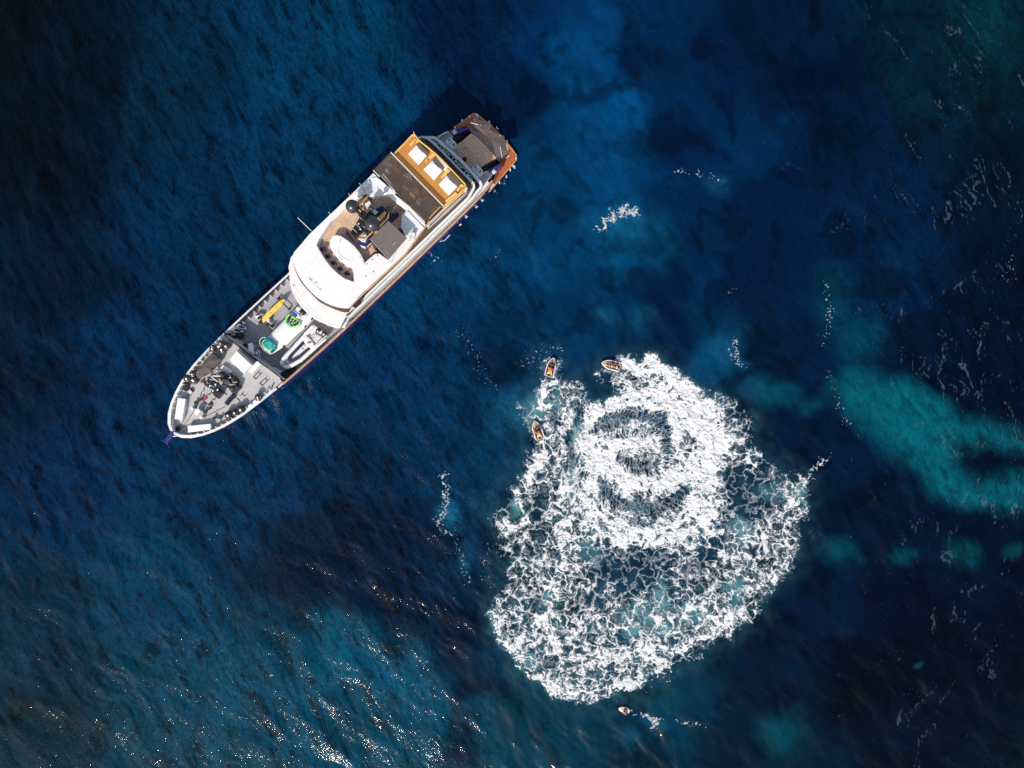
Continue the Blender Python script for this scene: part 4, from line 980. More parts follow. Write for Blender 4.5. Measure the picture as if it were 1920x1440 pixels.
for X, Y in ((1020, 135), (1045, 155), (905, 168), (780, 235), (660, 350), (1235, 258), (1245, 435), (1535, 585), (1690, 870), (1640, 1000), (1665, 1020), (1590, 1065), (1525, 1180), (1410, 1280)):
    p = yl(1, X, Y, .75); b = bm_new(); tube(b, [(p.x - .1, p.y - .1, .75), (p.x + .1, p.y + .1, .72)], .09, 6); part('platform_cleat', b, M_white, plat)
b = bm_new()
for pts in ([(1355, 335), (1375, 375), (1395, 380)], [(1345, 420), (1385, 465), (1415, 500)], [(1340, 470), (1365, 500), (1390, 480), (1350, 450)]): tube(b, [yl(1, X, Y, .5) for X, Y in pts], .07, 5)
part('swim_ladder', b, M_white, plat)

# faint panel seams and small bolts on the white roof
for pts in ([(1060, 790), (1110, 745), (1200, 705), (1290, 645)], [(1080, 610), (1130, 590), (1165, 560), (1200, 525)], [(260, 420), (330, 330), (470, 180), (560, 80)], [(1050, 770), (960, 1120)], [(560, 390), (430, 560), (330, 640)], [(1040, 1050), (1180, 930), (1340, 790)]):
    b = bm_new(); tube(b, [yl(4, X, Y, 9.2) for X, Y in pts], .016, 4); part('panel_seam', b, M_lgrey)
for pts in ([(205, 700), (250, 860), (330, 1010), (450, 1150), (600, 1270)], [(500, 1180), (540, 1110)], [(330, 980), (370, 900)]):
    b = bm_new(); tube(b, [yl(4, X, Y, 7.18) for X, Y in pts], .016, 4); part('panel_seam', b, M_lgrey)

# ------------------------------------------------------------------ loose things on the yacht
# sun pads
for lab, pts in (('white square sun pad nearest the starboard corner of the ochre deck', [(645, 365), (760, 235), (912, 388), (795, 522)]),
                 ('white square sun pad in the middle of the row on the ochre deck', [(862, 585), (985, 455), (1137, 602), (1015, 742)]),
                 ('white square sun pad nearest the port corner of the ochre deck', [(1077, 800), (1190, 668), (1347, 832), (1222, 957)])):
    cx = sum(p[0] for p in pts) / 4; cy = sum(p[1] for p in pts) / 4
    T = Thing('sun_pad', lab, 'sun pad', 2, cx, cy, 8.92, group='sun pads on the aft sun deck')
    P = T.p(2, 9.3, pts)
    b = bm_new(); cushion(b, P, .08, .36, .09); T.o('mattress', b, M_white2, smooth=True)
    b = bm_new(); cushion(b, [(p[0] * 1.01, p[1] * 1.01) for p in P], 0, .1, .03); T.o('pad_base', b, M_teakd)
    a, c = (Vector(P[1]), Vector(P[2])); m = (a + c) / 2 * .72; b = bm_new(); ball(b, (m.x, m.y, .40), (.13, .42, .075), 12); T.o('pillow', b, M_white2, smooth=True)
    b = bm_new(); tube(b, [(*[v * .97 for v in p], .27) for p in P], .02, 4, closed=True); T.o('piping', b, M_lgrey)
# bar stools
SP = [(220, 1055), (290, 1155), (370, 1245), (458, 1325), (558, 1395)]
SL = ['navy bar stool at the starboard end of the row by the white tub', 'second navy bar stool from the starboard end of the row', 'navy bar stool in the middle of the row of five', 'second navy bar stool from the port end of the row', 'navy bar stool at the port end of the row by the white tub']
for i, ((X, Y), lab) in enumerate(zip(SP, SL)):
    T = Thing('bar_stool', lab, 'bar stool', 3, X, Y, 8.215, rot=-.5 + .22 * i, group='navy bar stools round the whirlpool')
    if i == 0: first_stool = T
    def stool_part(n, f, m, sm=True):
        if i == 0: b = bm_new(); f(b); T.o(n, b, m, smooth=sm)
        else:
            src = [c for c in first_stool.e.children if c.name.split('.')[0] == n][0]
            c = src.copy(); COL.objects.link(c); c.parent = T.e
    stool_part('seat', lambda b: lathe(b, (0, 0, .62), [(.2, 0), (.27, .03), (.27, .09), (.2, .12)], 16), M_navyc)
    stool_part('pedestal', lambda b: lathe(b, (0, 0, 0), [(.05, 0), (.05, .62)], 8), M_steel)
    stool_part('foot', lambda b: lathe(b, (0, 0, 0), [(.24, 0), (.24, .03), (.06, .06)], 14), M_steel)
    stool_part('backrest', lambda b: loft(b, [[(.27 * math.cos(a), .27 * math.sin(a), .74), (.33 * math.cos(a), .33 * math.sin(a), .74), (.33 * math.cos(a), .33 * math.sin(a), 1.0), (.27 * math.cos(a), .27 * math.sin(a), 1.0)] for a in np.linspace(2.0, 4.3, 9)]), M_navyc)
# starboard lounge on the sun deck
for lab, pts in (('dark brown slatted bench along the starboard coaming', [(655, 372), (810, 235), (835, 258), (690, 405)]), ('dark brown slatted bench beside the white side table', [(695, 435), (850, 285), (878, 318), (728, 458)])):
    T = Thing('slatted_bench', lab, 'bench', 3, sum(p[0] for p in pts) / 4, sum(p[1] for p in pts) / 4, 8.215, group='slatted benches on the sun deck')
    P = [Vector(p) for p in T.p(3, 8.8, pts)]
    for k in range(5):
        t = (k + .5) / 5; a = P[0].lerp(P[3], t); c = P[1].lerp(P[2], t); d = (c - a); b = bm_new()
        box(b, ((a.x + c.x) / 2, (a.y + c.y) / 2, .45), (d.length, .085, .05), math.atan2(d.y, d.x)); T.o('slat', b, M_brown)
    for p in P: b = bm_new(); box(b, (p.x * .9, p.y * .9, .21), (.07, .07, .42)); T.o('leg', b, M_black)
    b = bm_new(); tube(b, [(*P[0], .5), (*P[1], .5)], .03, 5); T.o('trim', b, M_ochrel)
T = Thing('lounge_cushion', 'white cushion with grey piping on the starboard roof edge', 'cushion', 3, 715, 235, 9.2)
P = T.p(3, 9.45, [(640, 250), (738, 160), (782, 218), (690, 305)]); b = bm_new(); cushion(b, P, 0, .22, .06); T.o('pad', b, M_white2, smooth=True)
b = bm_new(); tube(b, [(*[v * .95 for v in p], .2) for p in P], .035, 5, closed=True); T.o('piping', b, M_lgrey)
T = Thing('lounge_cushion', 'white cushion with open grey frame by the aft starboard roof corner', 'cushion', 3, 822, 110, 9.34)
P = T.p(3, 9.5, [(775, 130), (840, 60), (880, 105), (815, 175)]); b = bm_new(); cushion(b, P, 0, .16, .05); T.o('pad', b, M_white2, smooth=True)
b = bm_new(); tube(b, [(*[v * .9 for v in p], .16) for p in P[1:]], .03, 5); T.o('piping', b, M_lgrey)
T = Thing('side_table', 'small white square table standing on the teak sun deck', 'table', 3, 835, 397, 8.215)
b = bm_new(); P = T.p(3, 8.8, [(785, 395), (850, 350), (885, 398), (825, 450)]); cushion(b, P, .5, .56, .02); T.o('table_top', b, M_white)
for p in P: b = bm_new(); box(b, (p[0] * .85, p[1] * .85, .25), (.06, .06, .5)); T.o('leg', b, M_steel)
# port side fittings: chairs by the bimini
T = Thing('deck_chair', 'light grey folding chair by the port edge of the roof', 'chair', 3, 1470, 870, 9.2, rot=.5)
b = bm_new(); box(b, (0, 0, .3), (.5, .5, .05)); T.o('seat', b, M_lgrey)
b = bm_new(); box(b, (.3, 0, .55), (.05, .5, .5), ry=.3); T.o('backrest', b, M_lgrey)
for sx_, sy_ in ((1, 1), (1, -1), (-1, 1), (-1, -1)): b = bm_new(); box(b, (sx_ * .2, sy_ * .22, .15), (.04, .04, .3)); T.o('leg', b, M_steel)
# furniture under the smoked canopy
def lounge_chair(lab, k, X, Y, rot, cm, sx_, sy_):
    T = Thing('lounge_chair', lab, 'lounge chair', k, X, Y, 7.65, rot=rot, group='lounge furniture under the canopy')
    b = bm_new(); cushion(b, rrect(0, 0, sx_, sy_, .1), .2, .45, .06); T.o('seat_cushion', b, cm, smooth=True)
    b = bm_new(); cushion(b, rrect(-sx_ * .45, 0, .22, sy_, .06), .4, .8, .06); T.o('backrest', b, cm, smooth=True)
    for s in (1, -1): b = bm_new(); box(b, (0, s * sy_ * .52, .4), (sx_, .1, .4)); T.o('armrest', b, M_orangec)
lounge_chair('orange lounge chair at the starboard end under the canopy', 11, 435, 455, .0, M_orangec, 1.1, 1.0)
lounge_chair('dark armchair in the middle under the canopy', 11, 530, 600, .2, M_navyc, 1.1, 1.5)
lounge_chair('grey armchair beside the dark one under the canopy', 11, 670, 560, 2.6, M_lgrey, .9, .8)
lounge_chair('orange framed chair at the port end under the canopy', 11, 1075, 1090, 3.1, M_awn, 1.2, 1.5)
T = Thing('ottoman', 'large orange ottoman under the canopy', 'ottoman', 11, 795, 850, 7.65)
b = bm_new(); cushion(b, T.p(11, 8.1, [(690, 820), (830, 705), (905, 835), (780, 985), (690, 900)]), .05, .5, .08); T.o('cushion', b, M_orangec, smooth=True)
T = Thing('round_sofa', 'curved grey brown sofa under the canopy', 'sofa', 11, 580, 770, 7.65)
b = bm_new(); cushion(b, [(.75 * math.cos(a) * 1.3, .75 * math.sin(a)) for a in np.linspace(0, 6.1, 18)], 0, .42, .1); T.o('seat_cushion', b, M_awn, smooth=True)
b = bm_new(); tube(b, [(1.0 * math.cos(a), .78 * math.sin(a), .6) for a in np.linspace(1.2, 4.6, 12)], .14, 8); T.o('backrest', b, M_brown, smooth=True)
T = Thing('coffee_table', 'small pale table set with glasses under the canopy', 'table', 11, 885, 1030, 7.65, rot=.4)
b = bm_new(); cushion(b, rrect(0, 0, .9, .5, .05), .42, .5, .02); T.o('table_top', b, M_white)
b = bm_new(); lathe(b, (0, 0, 0), [(.2, 0), (.05, .05), (.05, .42)], 10); T.o('pedestal', b, M_steel)
T = Thing('coffee_table', 'low pale table near the starboard canopy edge', 'table', 11, 305, 400, 7.65, rot=.4)
b = bm_new(); cushion(b, rrect(0, 0, 1.3, .55, .05), .42, .5, .02); T.o('table_top', b, M_lgrey)
b = bm_new(); lathe(b, (0, 0, 0), [(.2, 0), (.05, .05), (.05, .42)], 10); T.o('pedestal', b, M_steel)
# stern: grey square parasols, ensign, consoles, pot
for lab, pts, bar in (('square grey parasol over the starboard side of the swim platform', [(985, 190), (1275, 292), (1215, 492), (882, 378), (960, 250)], ((920, 270), (1100, 322))),
                      ('square grey parasol over the port side of the swim platform', [(1275, 540), (1482, 482), (1552, 785), (1350, 855)], ((1415, 630), (1455, 860)))):
    cx = sum(p[0] for p in pts) / len(pts); cy = sum(p[1] for p in pts) / len(pts)
    T = Thing('parasol', lab, 'parasol', 1, cx, cy, .6, group='grey parasols on the swim platform')
    P = T.p(1, 3.0, pts); c = Vector(T.q(1, cx, cy, 3.0)[:2])
    b = bm_new(); top = b.verts.new((c.x, c.y, 2.62)); ring = [b.verts.new((*p, 2.38)) for p in P]; r2 = [b.verts.new((*p, 2.30)) for p in P]
    for i in range(len(P)): b.faces.new((ring[i], ring[(i + 1) % len(P)], top)); b.faces.new((ring[i], ring[(i + 1) % len(P)], r2[(i + 1) % len(P)], r2[i]))
    T.o('canopy', b, M_canvas)
    b = bm_new(); tube(b, [T.q(1, *bar[0], 3.12) + Vector((0, 0, .05)), T.q(1, *bar[1], 3.12) + Vector((0, 0, .05))], .035, 5); T.o('spar', b, M_white)
    b = bm_new(); tube(b, [(c.x * .5, c.y * .5, 0), (c.x, c.y, 2.6)], .04, 6); T.o('pole', b, M_steel)
    for p in P: b = bm_new(); tube(b, [(c.x, c.y, 2.56), (*p, 2.33)], .018, 4); T.o('rib', b, M_steel)
    b = bm_new(); lathe(b, (0, 0, 0), [(.3, 0), (.3, .06), (.08, .1)], 12); T.o('base', b, M_lgrey)
T = Thing('ensign_staff', 'slim flagstaff with a small red ensign on the aft deck', 'flag', 1, 718, 868, 2.66)
tp = T.q(1, 785, 720, 4.4); b = bm_new(); tube(b, [(0, 0, 0), tp], .03, 6); T.o('staff', b, M_lgrey)
b = bm_new(); loft(b, [[tp + Vector((x, .06 * math.sin(x * 9), -.05 - x * .2 + dz)) for dz in (0, -.34)] for x in np.linspace(0, .55, 7)], cap=False, closed=False); T.o('ensign', b, M_red, smooth=True)
for lab, X, Y, r in (('white corner console with a round lid on the starboard aft deck', 600, 650, 0), ('white corner console with a round lid on the port aft deck', 1040, 1100, 0)):
    T = Thing('deck_console', lab, 'console', 1, X, Y, 2.66, group='white consoles on the aft deck')
    b = bm_new(); cushion(b, rrect(0, 0, .85, 1.25, .2), 0, .9, .05); T.o('cabinet', b, M_white)
    b = bm_new(); lathe(b, (0, .05, .9), [(.26, 0), (.26, .04), (.2, .05), (.2, .02), (.05, .02)], 18); T.o('round_lid', b, M_lgrey)
    for dy in (.42, -.42): b = bm_new(); box(b, (.1, dy, .92), (.3, .2, .04), .4); T.o('hinge_plate', b, M_awn)
T = Thing('plant_pot', 'black round pot on the teak aft deck', 'pot', 1, 826, 905, 2.66)
b = bm_new(); lathe(b, (0, 0, 0), [(.15, 0), (.25, .25), (.27, .5), (.22, .5), (.2, .42)], 16); T.o('pot', b, M_rubber)
b = bm_new(); ball(b, (0, 0, .5), (.22, .22, .16), 8); T.o('plant', b, mat('dark_leaf', (.02, .03, .012), .8))

# ---- well deck: covered tender
T = Thing('tender_boat', 'large white covered tender lying between the kayak and the grey bow rib', 'boat', 5, 620, 800, DECK_W)
ol = [(768, 445), (812, 432), (860, 470), (950, 545), (1000, 600), (990, 640), (905, 740), (720, 900), (640, 985), (560, 1045), (500, 1085), (430, 1130), (370, 1155), (300, 1130), (245, 1085), (228, 1030), (250, 985), (330, 890), (480, 740), (640, 575)]
P = T.p(5, 4.2, ol); c = Vector((0, 0))
b = bm_new(); loft(b, [[(p[0] * .55, p[1] * .3, .15) for p in P], [(p[0] * .9, p[1] * .82, .7) for p in P], [(*p, 1.45) for p in P], [(p[0] * .985, p[1] * .95, 1.55) for p in P]]); T.o('hull', b, M_white, smooth=True)
b = bm_new(); loft(b, [[(p[0] * .97, p[1] * .93, 1.54) for p in P], [(p[0] * .85, p[1] * .72, 1.68) for p in P], [(p[0] * .6, p[1] * .3, 1.76) for p in P]]); T.o('boat_cover', b, M_white, smooth=True)
for X, Y in ((900, 735), (575, 1030), (1000, 620)): b = bm_new(); q = T.q(5, X, Y, 4.1); box(b, (q.x, q.y, 1.5), (.34, .14, .14), .1); T.o('strap_block', b, M_rubber)
b = bm_new(); q = T.q(5, 865, 520, 4.2); box(b, (q.x, q.y, 1.45), (.6, .7, .7)); ball(b, (q.x, q.y, 1.85), (.36, .32, .2), 12); T.o('outboard_engine', b, M_black, smooth=True)
b = bm_new(); cushion(b, T.p(5, 4.3, [(770, 445), (810, 440), (850, 500), (830, 560), (760, 520)]), 1.5, 1.75, .08); T.o('stern_seat', b, M_white2, smooth=True)
for pts in ([(860, 470), (830, 570), (960, 590)], [(810, 440), (790, 520)]): b = bm_new(); tube(b, [T.q(5, X, Y, 4.35) for X, Y in pts], .03, 5); T.o('cover_seam', b, M_lgrey)
# lime towable
T = Thing('towable_tube', 'lime green and teal towable inflatable with black grips on the white tender', 'inflatable', 15, 790, 690, 4.28)
b = bm_new(); P = T.p(15, 4.5, [(560, 300), (700, 420), (850, 480), (1050, 640), (1130, 760), (1230, 850), (1180, 960), (1050, 1010), (880, 1060), (700, 1080), (560, 1000), (400, 890), (355, 740), (360, 560), (420, 400)])
tube(b, [(*[v * .93 for v in p], .17) for p in P], .17, 8, closed=True); T.o('ring_tube', b, M_green, smooth=True)
b = bm_new(); cushion(b, [(p[0] * .9, p[1] * .9) for p in P], .05, .25, .06); T.o('floor', b, mat('dark_green_pvc', (.012, .07, .04), .4, noise=.3), smooth=True)
b = bm_new(); cushion(b, T.p(15, 4.55, [(360, 740), (520, 790), (700, 960), (740, 1060), (700, 1090), (560, 1010), (400, 900)]), .1, .38, .07); T.o('front_panel', b, mat('teal_light_pvc', (.08, .36, .30), .35, noise=.3), smooth=True)
for a, c, w_ in (((620, 410), (490, 730), .15), ((1090, 800), (800, 990), .14), ((720, 700), (610, 830), .08), ((960, 660), (870, 780), .10)):
    b = bm_new(); tube(b, [T.q(15, *a, 4.62), T.q(15, *c, 4.62)], w_, 8); T.o('grip_pad', b, M_rubber, smooth=True)
for pts in ([(720, 480), (600, 700), (530, 800), (600, 890), (760, 800), (830, 640), (680, 690)], [(830, 640), (800, 740)], [(1040, 720), (880, 810), (740, 930)]):
    b = bm_new(); tube(b, [T.q(15, X, Y, 4.64) for X, Y in pts], .035, 5); T.o('printed_stripe', b, mat('pale_green_print', (.62, .78, .52), .5))
T = Thing('wakeboard', 'blue and white wakeboard lying on the tender beside the lime inflatable', 'board', 15, 960, 340, 4.40, rot=0)
a = T.q(15, 745, 180, 4.42); c = T.q(15, 1200, 540, 4.42); d = (c - a); an = math.atan2(d.y, d.x); L_ = d.length; m_ = (a + c) / 2
def rot2(pts): return [(m_.x + x * math.cos(an) - y * math.sin(an), m_.y + x * math.sin(an) + y * math.cos(an)) for x, y in pts]
el = [(L_ * .5 * math.cos(t), L_ * .23 * math.sin(t) * (1 - .15 * math.cos(t))) for t in np.linspace(0, 6.0, 20)]
b = bm_new(); cushion(b, rot2(el), 0, .06, .02); T.o('deck', b, M_white)
b = bm_new(); cushion(b, rot2([(x * .8 - .12, y * .72) for x, y in el]), .05, .075, .01); T.o('foot_pad', b, M_blue)
b = bm_new(); q = rot2([(.22, 0)])[0]; box(b, (q[0], q[1], .1), (.1, L_ * .42, .05), an); T.o('binding', b, M_white)
# teal lounge inflatable
T = Thing('inflatable_lounge', 'glossy teal inflatable with dark side handles on the bow of the white tender', 'inflatable', 16, 680, 760, 4.25)
b = bm_new(); cushion(b, T.p(16, 4.7, [(560, 380), (700, 375), (820, 470), (930, 600), (1090, 780), (1075, 900), (1020, 1000), (860, 1040), (700, 1090), (500, 920), (330, 700), (350, 600), (470, 450)]), .1, .5, .16); T.o('body', b, M_teal, smooth=True)
b = bm_new(); cushion(b, T.p(16, 4.5, [(470, 360), (380, 350), (270, 430), (180, 580), (210, 680), (300, 640)]), .05, .35, .08); T.o('side_handle', b, mat('dark_teal_pvc', (.008, .05, .045), .4), smooth=True)
b = bm_new(); cushion(b, T.p(16, 4.5, [(760, 1120), (1030, 1000), (1060, 1060), (960, 1180), (780, 1230)]), .05, .35, .08); T.o('side_handle', b, MATS['dark_teal_pvc'], smooth=True)
for pts in ([(300, 650), (400, 830), (560, 1000), (700, 1120)], [(180, 580), (230, 760), (340, 900), (560, 1080), (700, 1180), (790, 1250), (960, 1190), (1060, 1060)], [(180, 580), (280, 420), (400, 345), (520, 370)], [(470, 450), (350, 620)]):
    b = bm_new(); tube(b, [T.q(16, X, Y, 4.62) for X, Y in pts], .04, 5); T.o('seam', b, MATS['pale_green_print'])
for pts in ([(715, 590), (850, 730)], [(960, 760), (1040, 830)]): b = bm_new(); tube(b, [T.q(16, X, Y, 4.78) for X, Y in pts], .05, 5); T.o('printed_stripe', b, mat('aqua_print', (.22, .75, .55), .4))
for X, Y, r_ in ((540, 650, .5), (600, 690, .8), (680, 720, .6), (660, 790, .5), (740, 800, .9), (790, 860, .7), (800, 930, .6), (640, 640, .6)):
    q = T.q(16, X, Y, 4.76); b = bm_new(); box(b, (q.x, q.y, .51), (.12 * r_, .26 * r_, .02), r_); T.o('printed_mark', b, mat('green_print', (.10, .46, .22), .4))
# white and navy rib
T = Thing('rib_tender', 'white rigid inflatable with navy V shaped bow seats beside the port rail', 'boat', 14, 700, 760, DECK_W)
oP = T.p(14, 3.7, [(1030, 90), (1000, 160), (770, 410), (690, 500), (560, 640), (380, 850), (230, 1000), (130, 1130), (92, 1220), (130, 1290), (230, 1370), (330, 1365), (470, 1290), (680, 1180), (850, 1030), (1060, 850), (1130, 780), (1370, 560), (1470, 470)])
b = bm_new(); tube(b, [(p[0] * .96, p[1] * .86, .95) for p in oP], [.2] + [.27] * (len(oP) - 2) + [.2], 10); T.o('inflatable_collar', b, M_white, smooth=True)
b = bm_new(); loft(b, [[(p[0] * .8, p[1] * .2, .15) for p in oP], [(p[0] * .93, p[1] * .7, .6) for p in oP], [(p[0] * .95, p[1] * .8, .82) for p in oP]]); T.o('hull', b, M_white, smooth=True)
for pts in ([(720, 610), (770, 655), (520, 910), (440, 990), (375, 1090), (345, 1160), (275, 1130), (290, 1070), (340, 985), (560, 770)], [(885, 785), (935, 830), (700, 1060), (560, 1160), (440, 1215), (370, 1225), (280, 1140), (345, 1165), (440, 1110), (600, 1020), (760, 880)]):
    b = bm_new(); cushion(b, T.p(14, 3.75, pts), .8, 1.12, .05); T.o('bow_seat', b, M_navyc, smooth=True)
b = bm_new(); cushion(b, T.p(14, 3.9, [(690, 470), (770, 400), (960, 560), (1090, 800), (1010, 850), (900, 780), (760, 640)]), .8, 1.25, .1); T.o('console', b, M_white, smooth=True)
b = bm_new(); cushion(b, T.p(14, 3.7, [(940, 450), (1060, 360), (1260, 480), (1100, 640), (980, 600)]), .8, 1.0, .06); T.o('cockpit_floor', b, M_lgrey)
for pts in ([(770, 400), (1000, 165)], [(1120, 760), (1375, 545)]): b = bm_new(); P2 = [T.q(14, X, Y, 3.9) for X, Y in pts]; tube(b, [P2[0], P2[1]], .13, 6); T.o('side_pod', b, M_white, smooth=True)
b = bm_new(); tube(b, [T.q(14, 940, 500, 3.9), T.q(14, 1060, 490, 3.9)], .03, 5); T.o('steering_rod', b, M_black)
b = bm_new(); q = T.q(14, 895, 650, 4.0); box(b, (q.x, q.y, 1.35), (.12, .42, .08), .95); T.o('red_handle', b, M_red)
for X, Y in ((1160, 290), (1330, 380)): 
    q = T.q(14, X, Y, 4.0); b = bm_new(); ball(b, (q.x, q.y, 1.45), (.32, .26, .24), 12); box(b, (q.x + .1, q.y, 1.1), (.3, .3, .5)); en = T.o('outboard_engine', b, M_black, smooth=True)
    b = bm_new(); ball(b, (q.x - .1, q.y - .1, 1.66), (.1, .12, .05), 8); T.o('engine_badge', b, M_white, en)
for pts in ([(1080, 360), (1140, 250), (1290, 220), (1400, 300)], [(1150, 400), (1250, 420), (1330, 330), (1400, 400)], [(1230, 230), (1200, 330)]): b = bm_new(); tube(b, [T.q(14, X, Y, 4.2) for X, Y in pts], .05, 5); T.o('engine_frame', b, M_black)
for X, Y in ((170, 1275), (235, 1230), (725, 810), (1300, 480)): q = T.q(14, X, Y, 3.75); b = bm_new(); box(b, (q.x, q.y, 1.2), (.2, .14, .08), .6); T.o('deck_cleat', b, M_black)
for X, Y in ((225, 1020), (265, 950), (340, 870), (400, 780), (470, 1250), (545, 1195), (620, 1150), (690, 1090), (820, 1000), (540, 680), (590, 610)): q = T.q(14, X, Y, 3.9); b = bm_new(); box(b, (q.x * .99, q.y * .95, 1.24), (.16, .05, .03)); T.o('grab_line_patch', b, M_lgrey)
# yellow kayak on its cradle
T = Thing('kayak', 'bright yellow kayak on a black wheeled cradle by the starboard bulwark', 'kayak', 17, 720, 600, DECK_W)
kp = [(180, 960), (195, 1080), (225, 1195), (330, 1100), (560, 880), (760, 700), (900, 560), (1060, 410), (1200, 240), (1260, 120), (1290, 45), (1180, 60), (1060, 95), (950, 190), (830, 290), (650, 460), (480, 610), (330, 750), (250, 830)]
P = T.p(17, 3.6, kp); b = bm_new(); loft(b, [[(p[0] * .9, p[1] * .35, .55) for p in P], [(p[0] * .98, p[1] * .85, .8) for p in P], [(*p, .98) for p in P], [(p[0] * .96, p[1] * .6, 1.1) for p in P], [(p[0] * .8, p[1] * .12, 1.14) for p in P]]); T.o('kayak_hull', b, M_yellow, smooth=True)
b = bm_new(); cushion(b, T.p(17, 3.72, [(1060, 110), (1200, 200), (1130, 330), (1010, 200)]), 1.0, 1.12, .03); T.o('bow_deck', b, mat('amber_paint', (.70, .38, .06), .4, noise=.15), smooth=True)
for X, Y, w_, l_ in ((585, 705, .07, .26), (870, 410, .05, .22), (640, 790, .05, .06), (760, 680, .05, .1), (930, 520, .05, .06)): q = T.q(17, X, Y, 3.72); b = bm_new(); box(b, (q.x, q.y, 1.13), (l_, w_, .02)); T.o('printed_mark', b, M_brown)
for a, c in (((485, 310), (650, 470)), ((165, 560), (385, 725))):
    A_, C_ = T.q(5, *a, 3.1), T.q(5, *c, 3.1); b = bm_new(); tube(b, [A_, C_], .07, 6); cr = T.o('cradle_bar', b, M_black)
    for e_ in (A_, C_):
        b = bm_new(); tube(b, [e_, (e_.x, e_.y, .15)], .05, 5); T.o('cradle_leg', b, M_black, cr)
        b = bm_new(); lathe(b, (0, 0, 0), [(.22, -.06), (.24, 0), (.22, .06)], 14, Matrix.Translation((e_.x, e_.y, .24)) @ Matrix.Rotation(math.pi / 2, 4, 'X')); T.o('wheel', b, M_rubber, cr)
for X, Y, m in ((330, 715, M_rubber), (215, 600, M_black), (180, 590, M_white2), (340, 640, M_white2), (230, 665, M_black)): q = T.q(5, X, Y, 3.3); b = bm_new(); box(b, (q.x, q.y, .7), (.5, .28, .25), .7 + X * .01); T.o('cradle_clamp', b, m, bevel=.03)
# boards leaning on the bulwark
for lab, ptl, m1, pad in (('blue and white surfboard leaning on the starboard bulwark', [(595, 205), (640, 145), (700, 110), (790, 118), (880, 155), (950, 200), (1012, 255), (950, 275), (850, 268), (740, 235), (650, 215)], M_blue, [(750, 170), (840, 150), (960, 235), (880, 255), (770, 225)]),
                          ('white surfboard with a navy deck pad leaning on the starboard bulwark', [(480, 262), (520, 228), (600, 222), (700, 240), (800, 285), (890, 330), (910, 360), (820, 372), (700, 372), (560, 320)], M_white, [(640, 290), (690, 262), (840, 305), (820, 360), (730, 355), (630, 325)])):
    T = Thing('surfboard', lab, 'surfboard', 13, 760, 240 if m1 is M_blue else 310, DECK_W, group='boards leaning on the starboard bulwark')
    zt = lambda X: 4.3 - (X - 480) / 530 * 1.3
    rings = [[T.q(13, X, Y, zt(X)) + Vector((0, 0, dz)) for X, Y in ptl] for dz in (0, .05)]
    b = bm_new(); loft(b, rings); T.o('board', b, M_white)
    b = bm_new(); loft(b, [[T.q(13, X, Y, zt(X)) + Vector((0, 0, dz)) for X, Y in pad] for dz in (.045, .065)]); T.o('deck_pad', b, M_blue if m1 is M_blue else M_navyc)
T = Thing('dinghy_fender', 'big black ball fender on the well deck below the surfboards', 'fender', 13, 835, 480, DECK_W)
b = bm_new(); ball(b, (0, 0, .5), (.48, .46, .5), 16); T.o('body', b, M_rubber, smooth=True)
b = bm_new(); lathe(b, (0, 0, .96), [(.1, 0), (.08, .1)], 8); T.o('rope_eye', b, M_rubber)
T = Thing('canvas_bin', 'cream canvas bin with a red lid corner by the starboard bulwark', 'bin', 13, 590, 410, DECK_W)
b = bm_new(); cushion(b, T.p(13, 3.4, [(500, 370), (590, 340), (680, 395), (630, 475), (530, 455)]), 0, .9, .05); T.o('body', b, mat('cream_canvas', (.55, .49, .42), .85, noise=.1, bump=.2), smooth=True)
b = bm_new(); box(b, T.q(13, 500, 555, 3.0) + Vector((0, 0, -.1)), (.4, .5, .25), .4); T.o('red_box', b, M_red, bevel=.03)
T = Thing('deck_locker', 'light grey flat locker against the breakwater on the well deck', 'locker', 13, 730, 680, DECK_W)
b = bm_new(); prism(b, T.p(13, 3.5, [(525, 640), (700, 540), (925, 735), (790, 765), (700, 790), (620, 720)]), 0, .9); T.o('body', b, M_lgrey, bevel=.04)
b = bm_new(); cushion(b, T.p(13, 3.75, [(625, 740), (690, 690), (745, 745), (690, 800)]), .9, 1.15, .04); T.o('lid_box', b, M_white)
T = Thing('deck_crane', 'white and grey deck crane folded beside the breakwater', 'crane', 13, 1150, 960, DECK_W)
b = bm_new(); lathe(b, (0, 0, 0), [(.55, 0), (.5, .3), (.35, .4), (.35, 1.6), (.42, 1.7), (.3, 1.8)], 18); T.o('column', b, M_lgrey, smooth=True)
A_, C_ = T.q(13, 1110, 700, 4.6), T.q(13, 1150, 1050, 4.6); d = C_ - A_; b = bm_new(); box(b, ((A_.x + C_.x) / 2, (A_.y + C_.y) / 2, 2.0), (d.length, .52, .42), math.atan2(d.y, d.x)); T.o('arm', b, M_white2, bevel=.06)
b = bm_new(); box(b, T.q(13, 1180, 800, 4.4) + Vector((0, 0, -.3)), (.5, .3, .3), .6); T.o('motor', b, M_lgrey, bevel=.04)
q = T.q(13, 1285, 985, 4.2); b = bm_new(); ball(b, (q.x, q.y, 1.4), (.42, .42, .3), 14); hd = T.o('winch_drum', b, M_white2, smooth=True)
b = bm_new(); tube(b, [(q.x + .26 * math.cos(a), q.y + .34 * math.sin(a), 1.68) for a in np.linspace(0, 5.8, 12)], .05, 5); T.o('cable_loop', b, M_black, hd)
b = bm_new(); box(b, T.q(13, 960, 800, 3.6) + Vector((0, 0, -.4)), (.7, .8, .6), .5); T.o('hydraulic_unit', b, M_black, bevel=.05)
b = bm_new(); prism(b, T.p(13, 3.9, [(1095, 1180), (1260, 1070), (1410, 1045), (1395, 1110), (1180, 1240)]), .9, 1.3); T.o('foot_plate', b, M_lgrey)
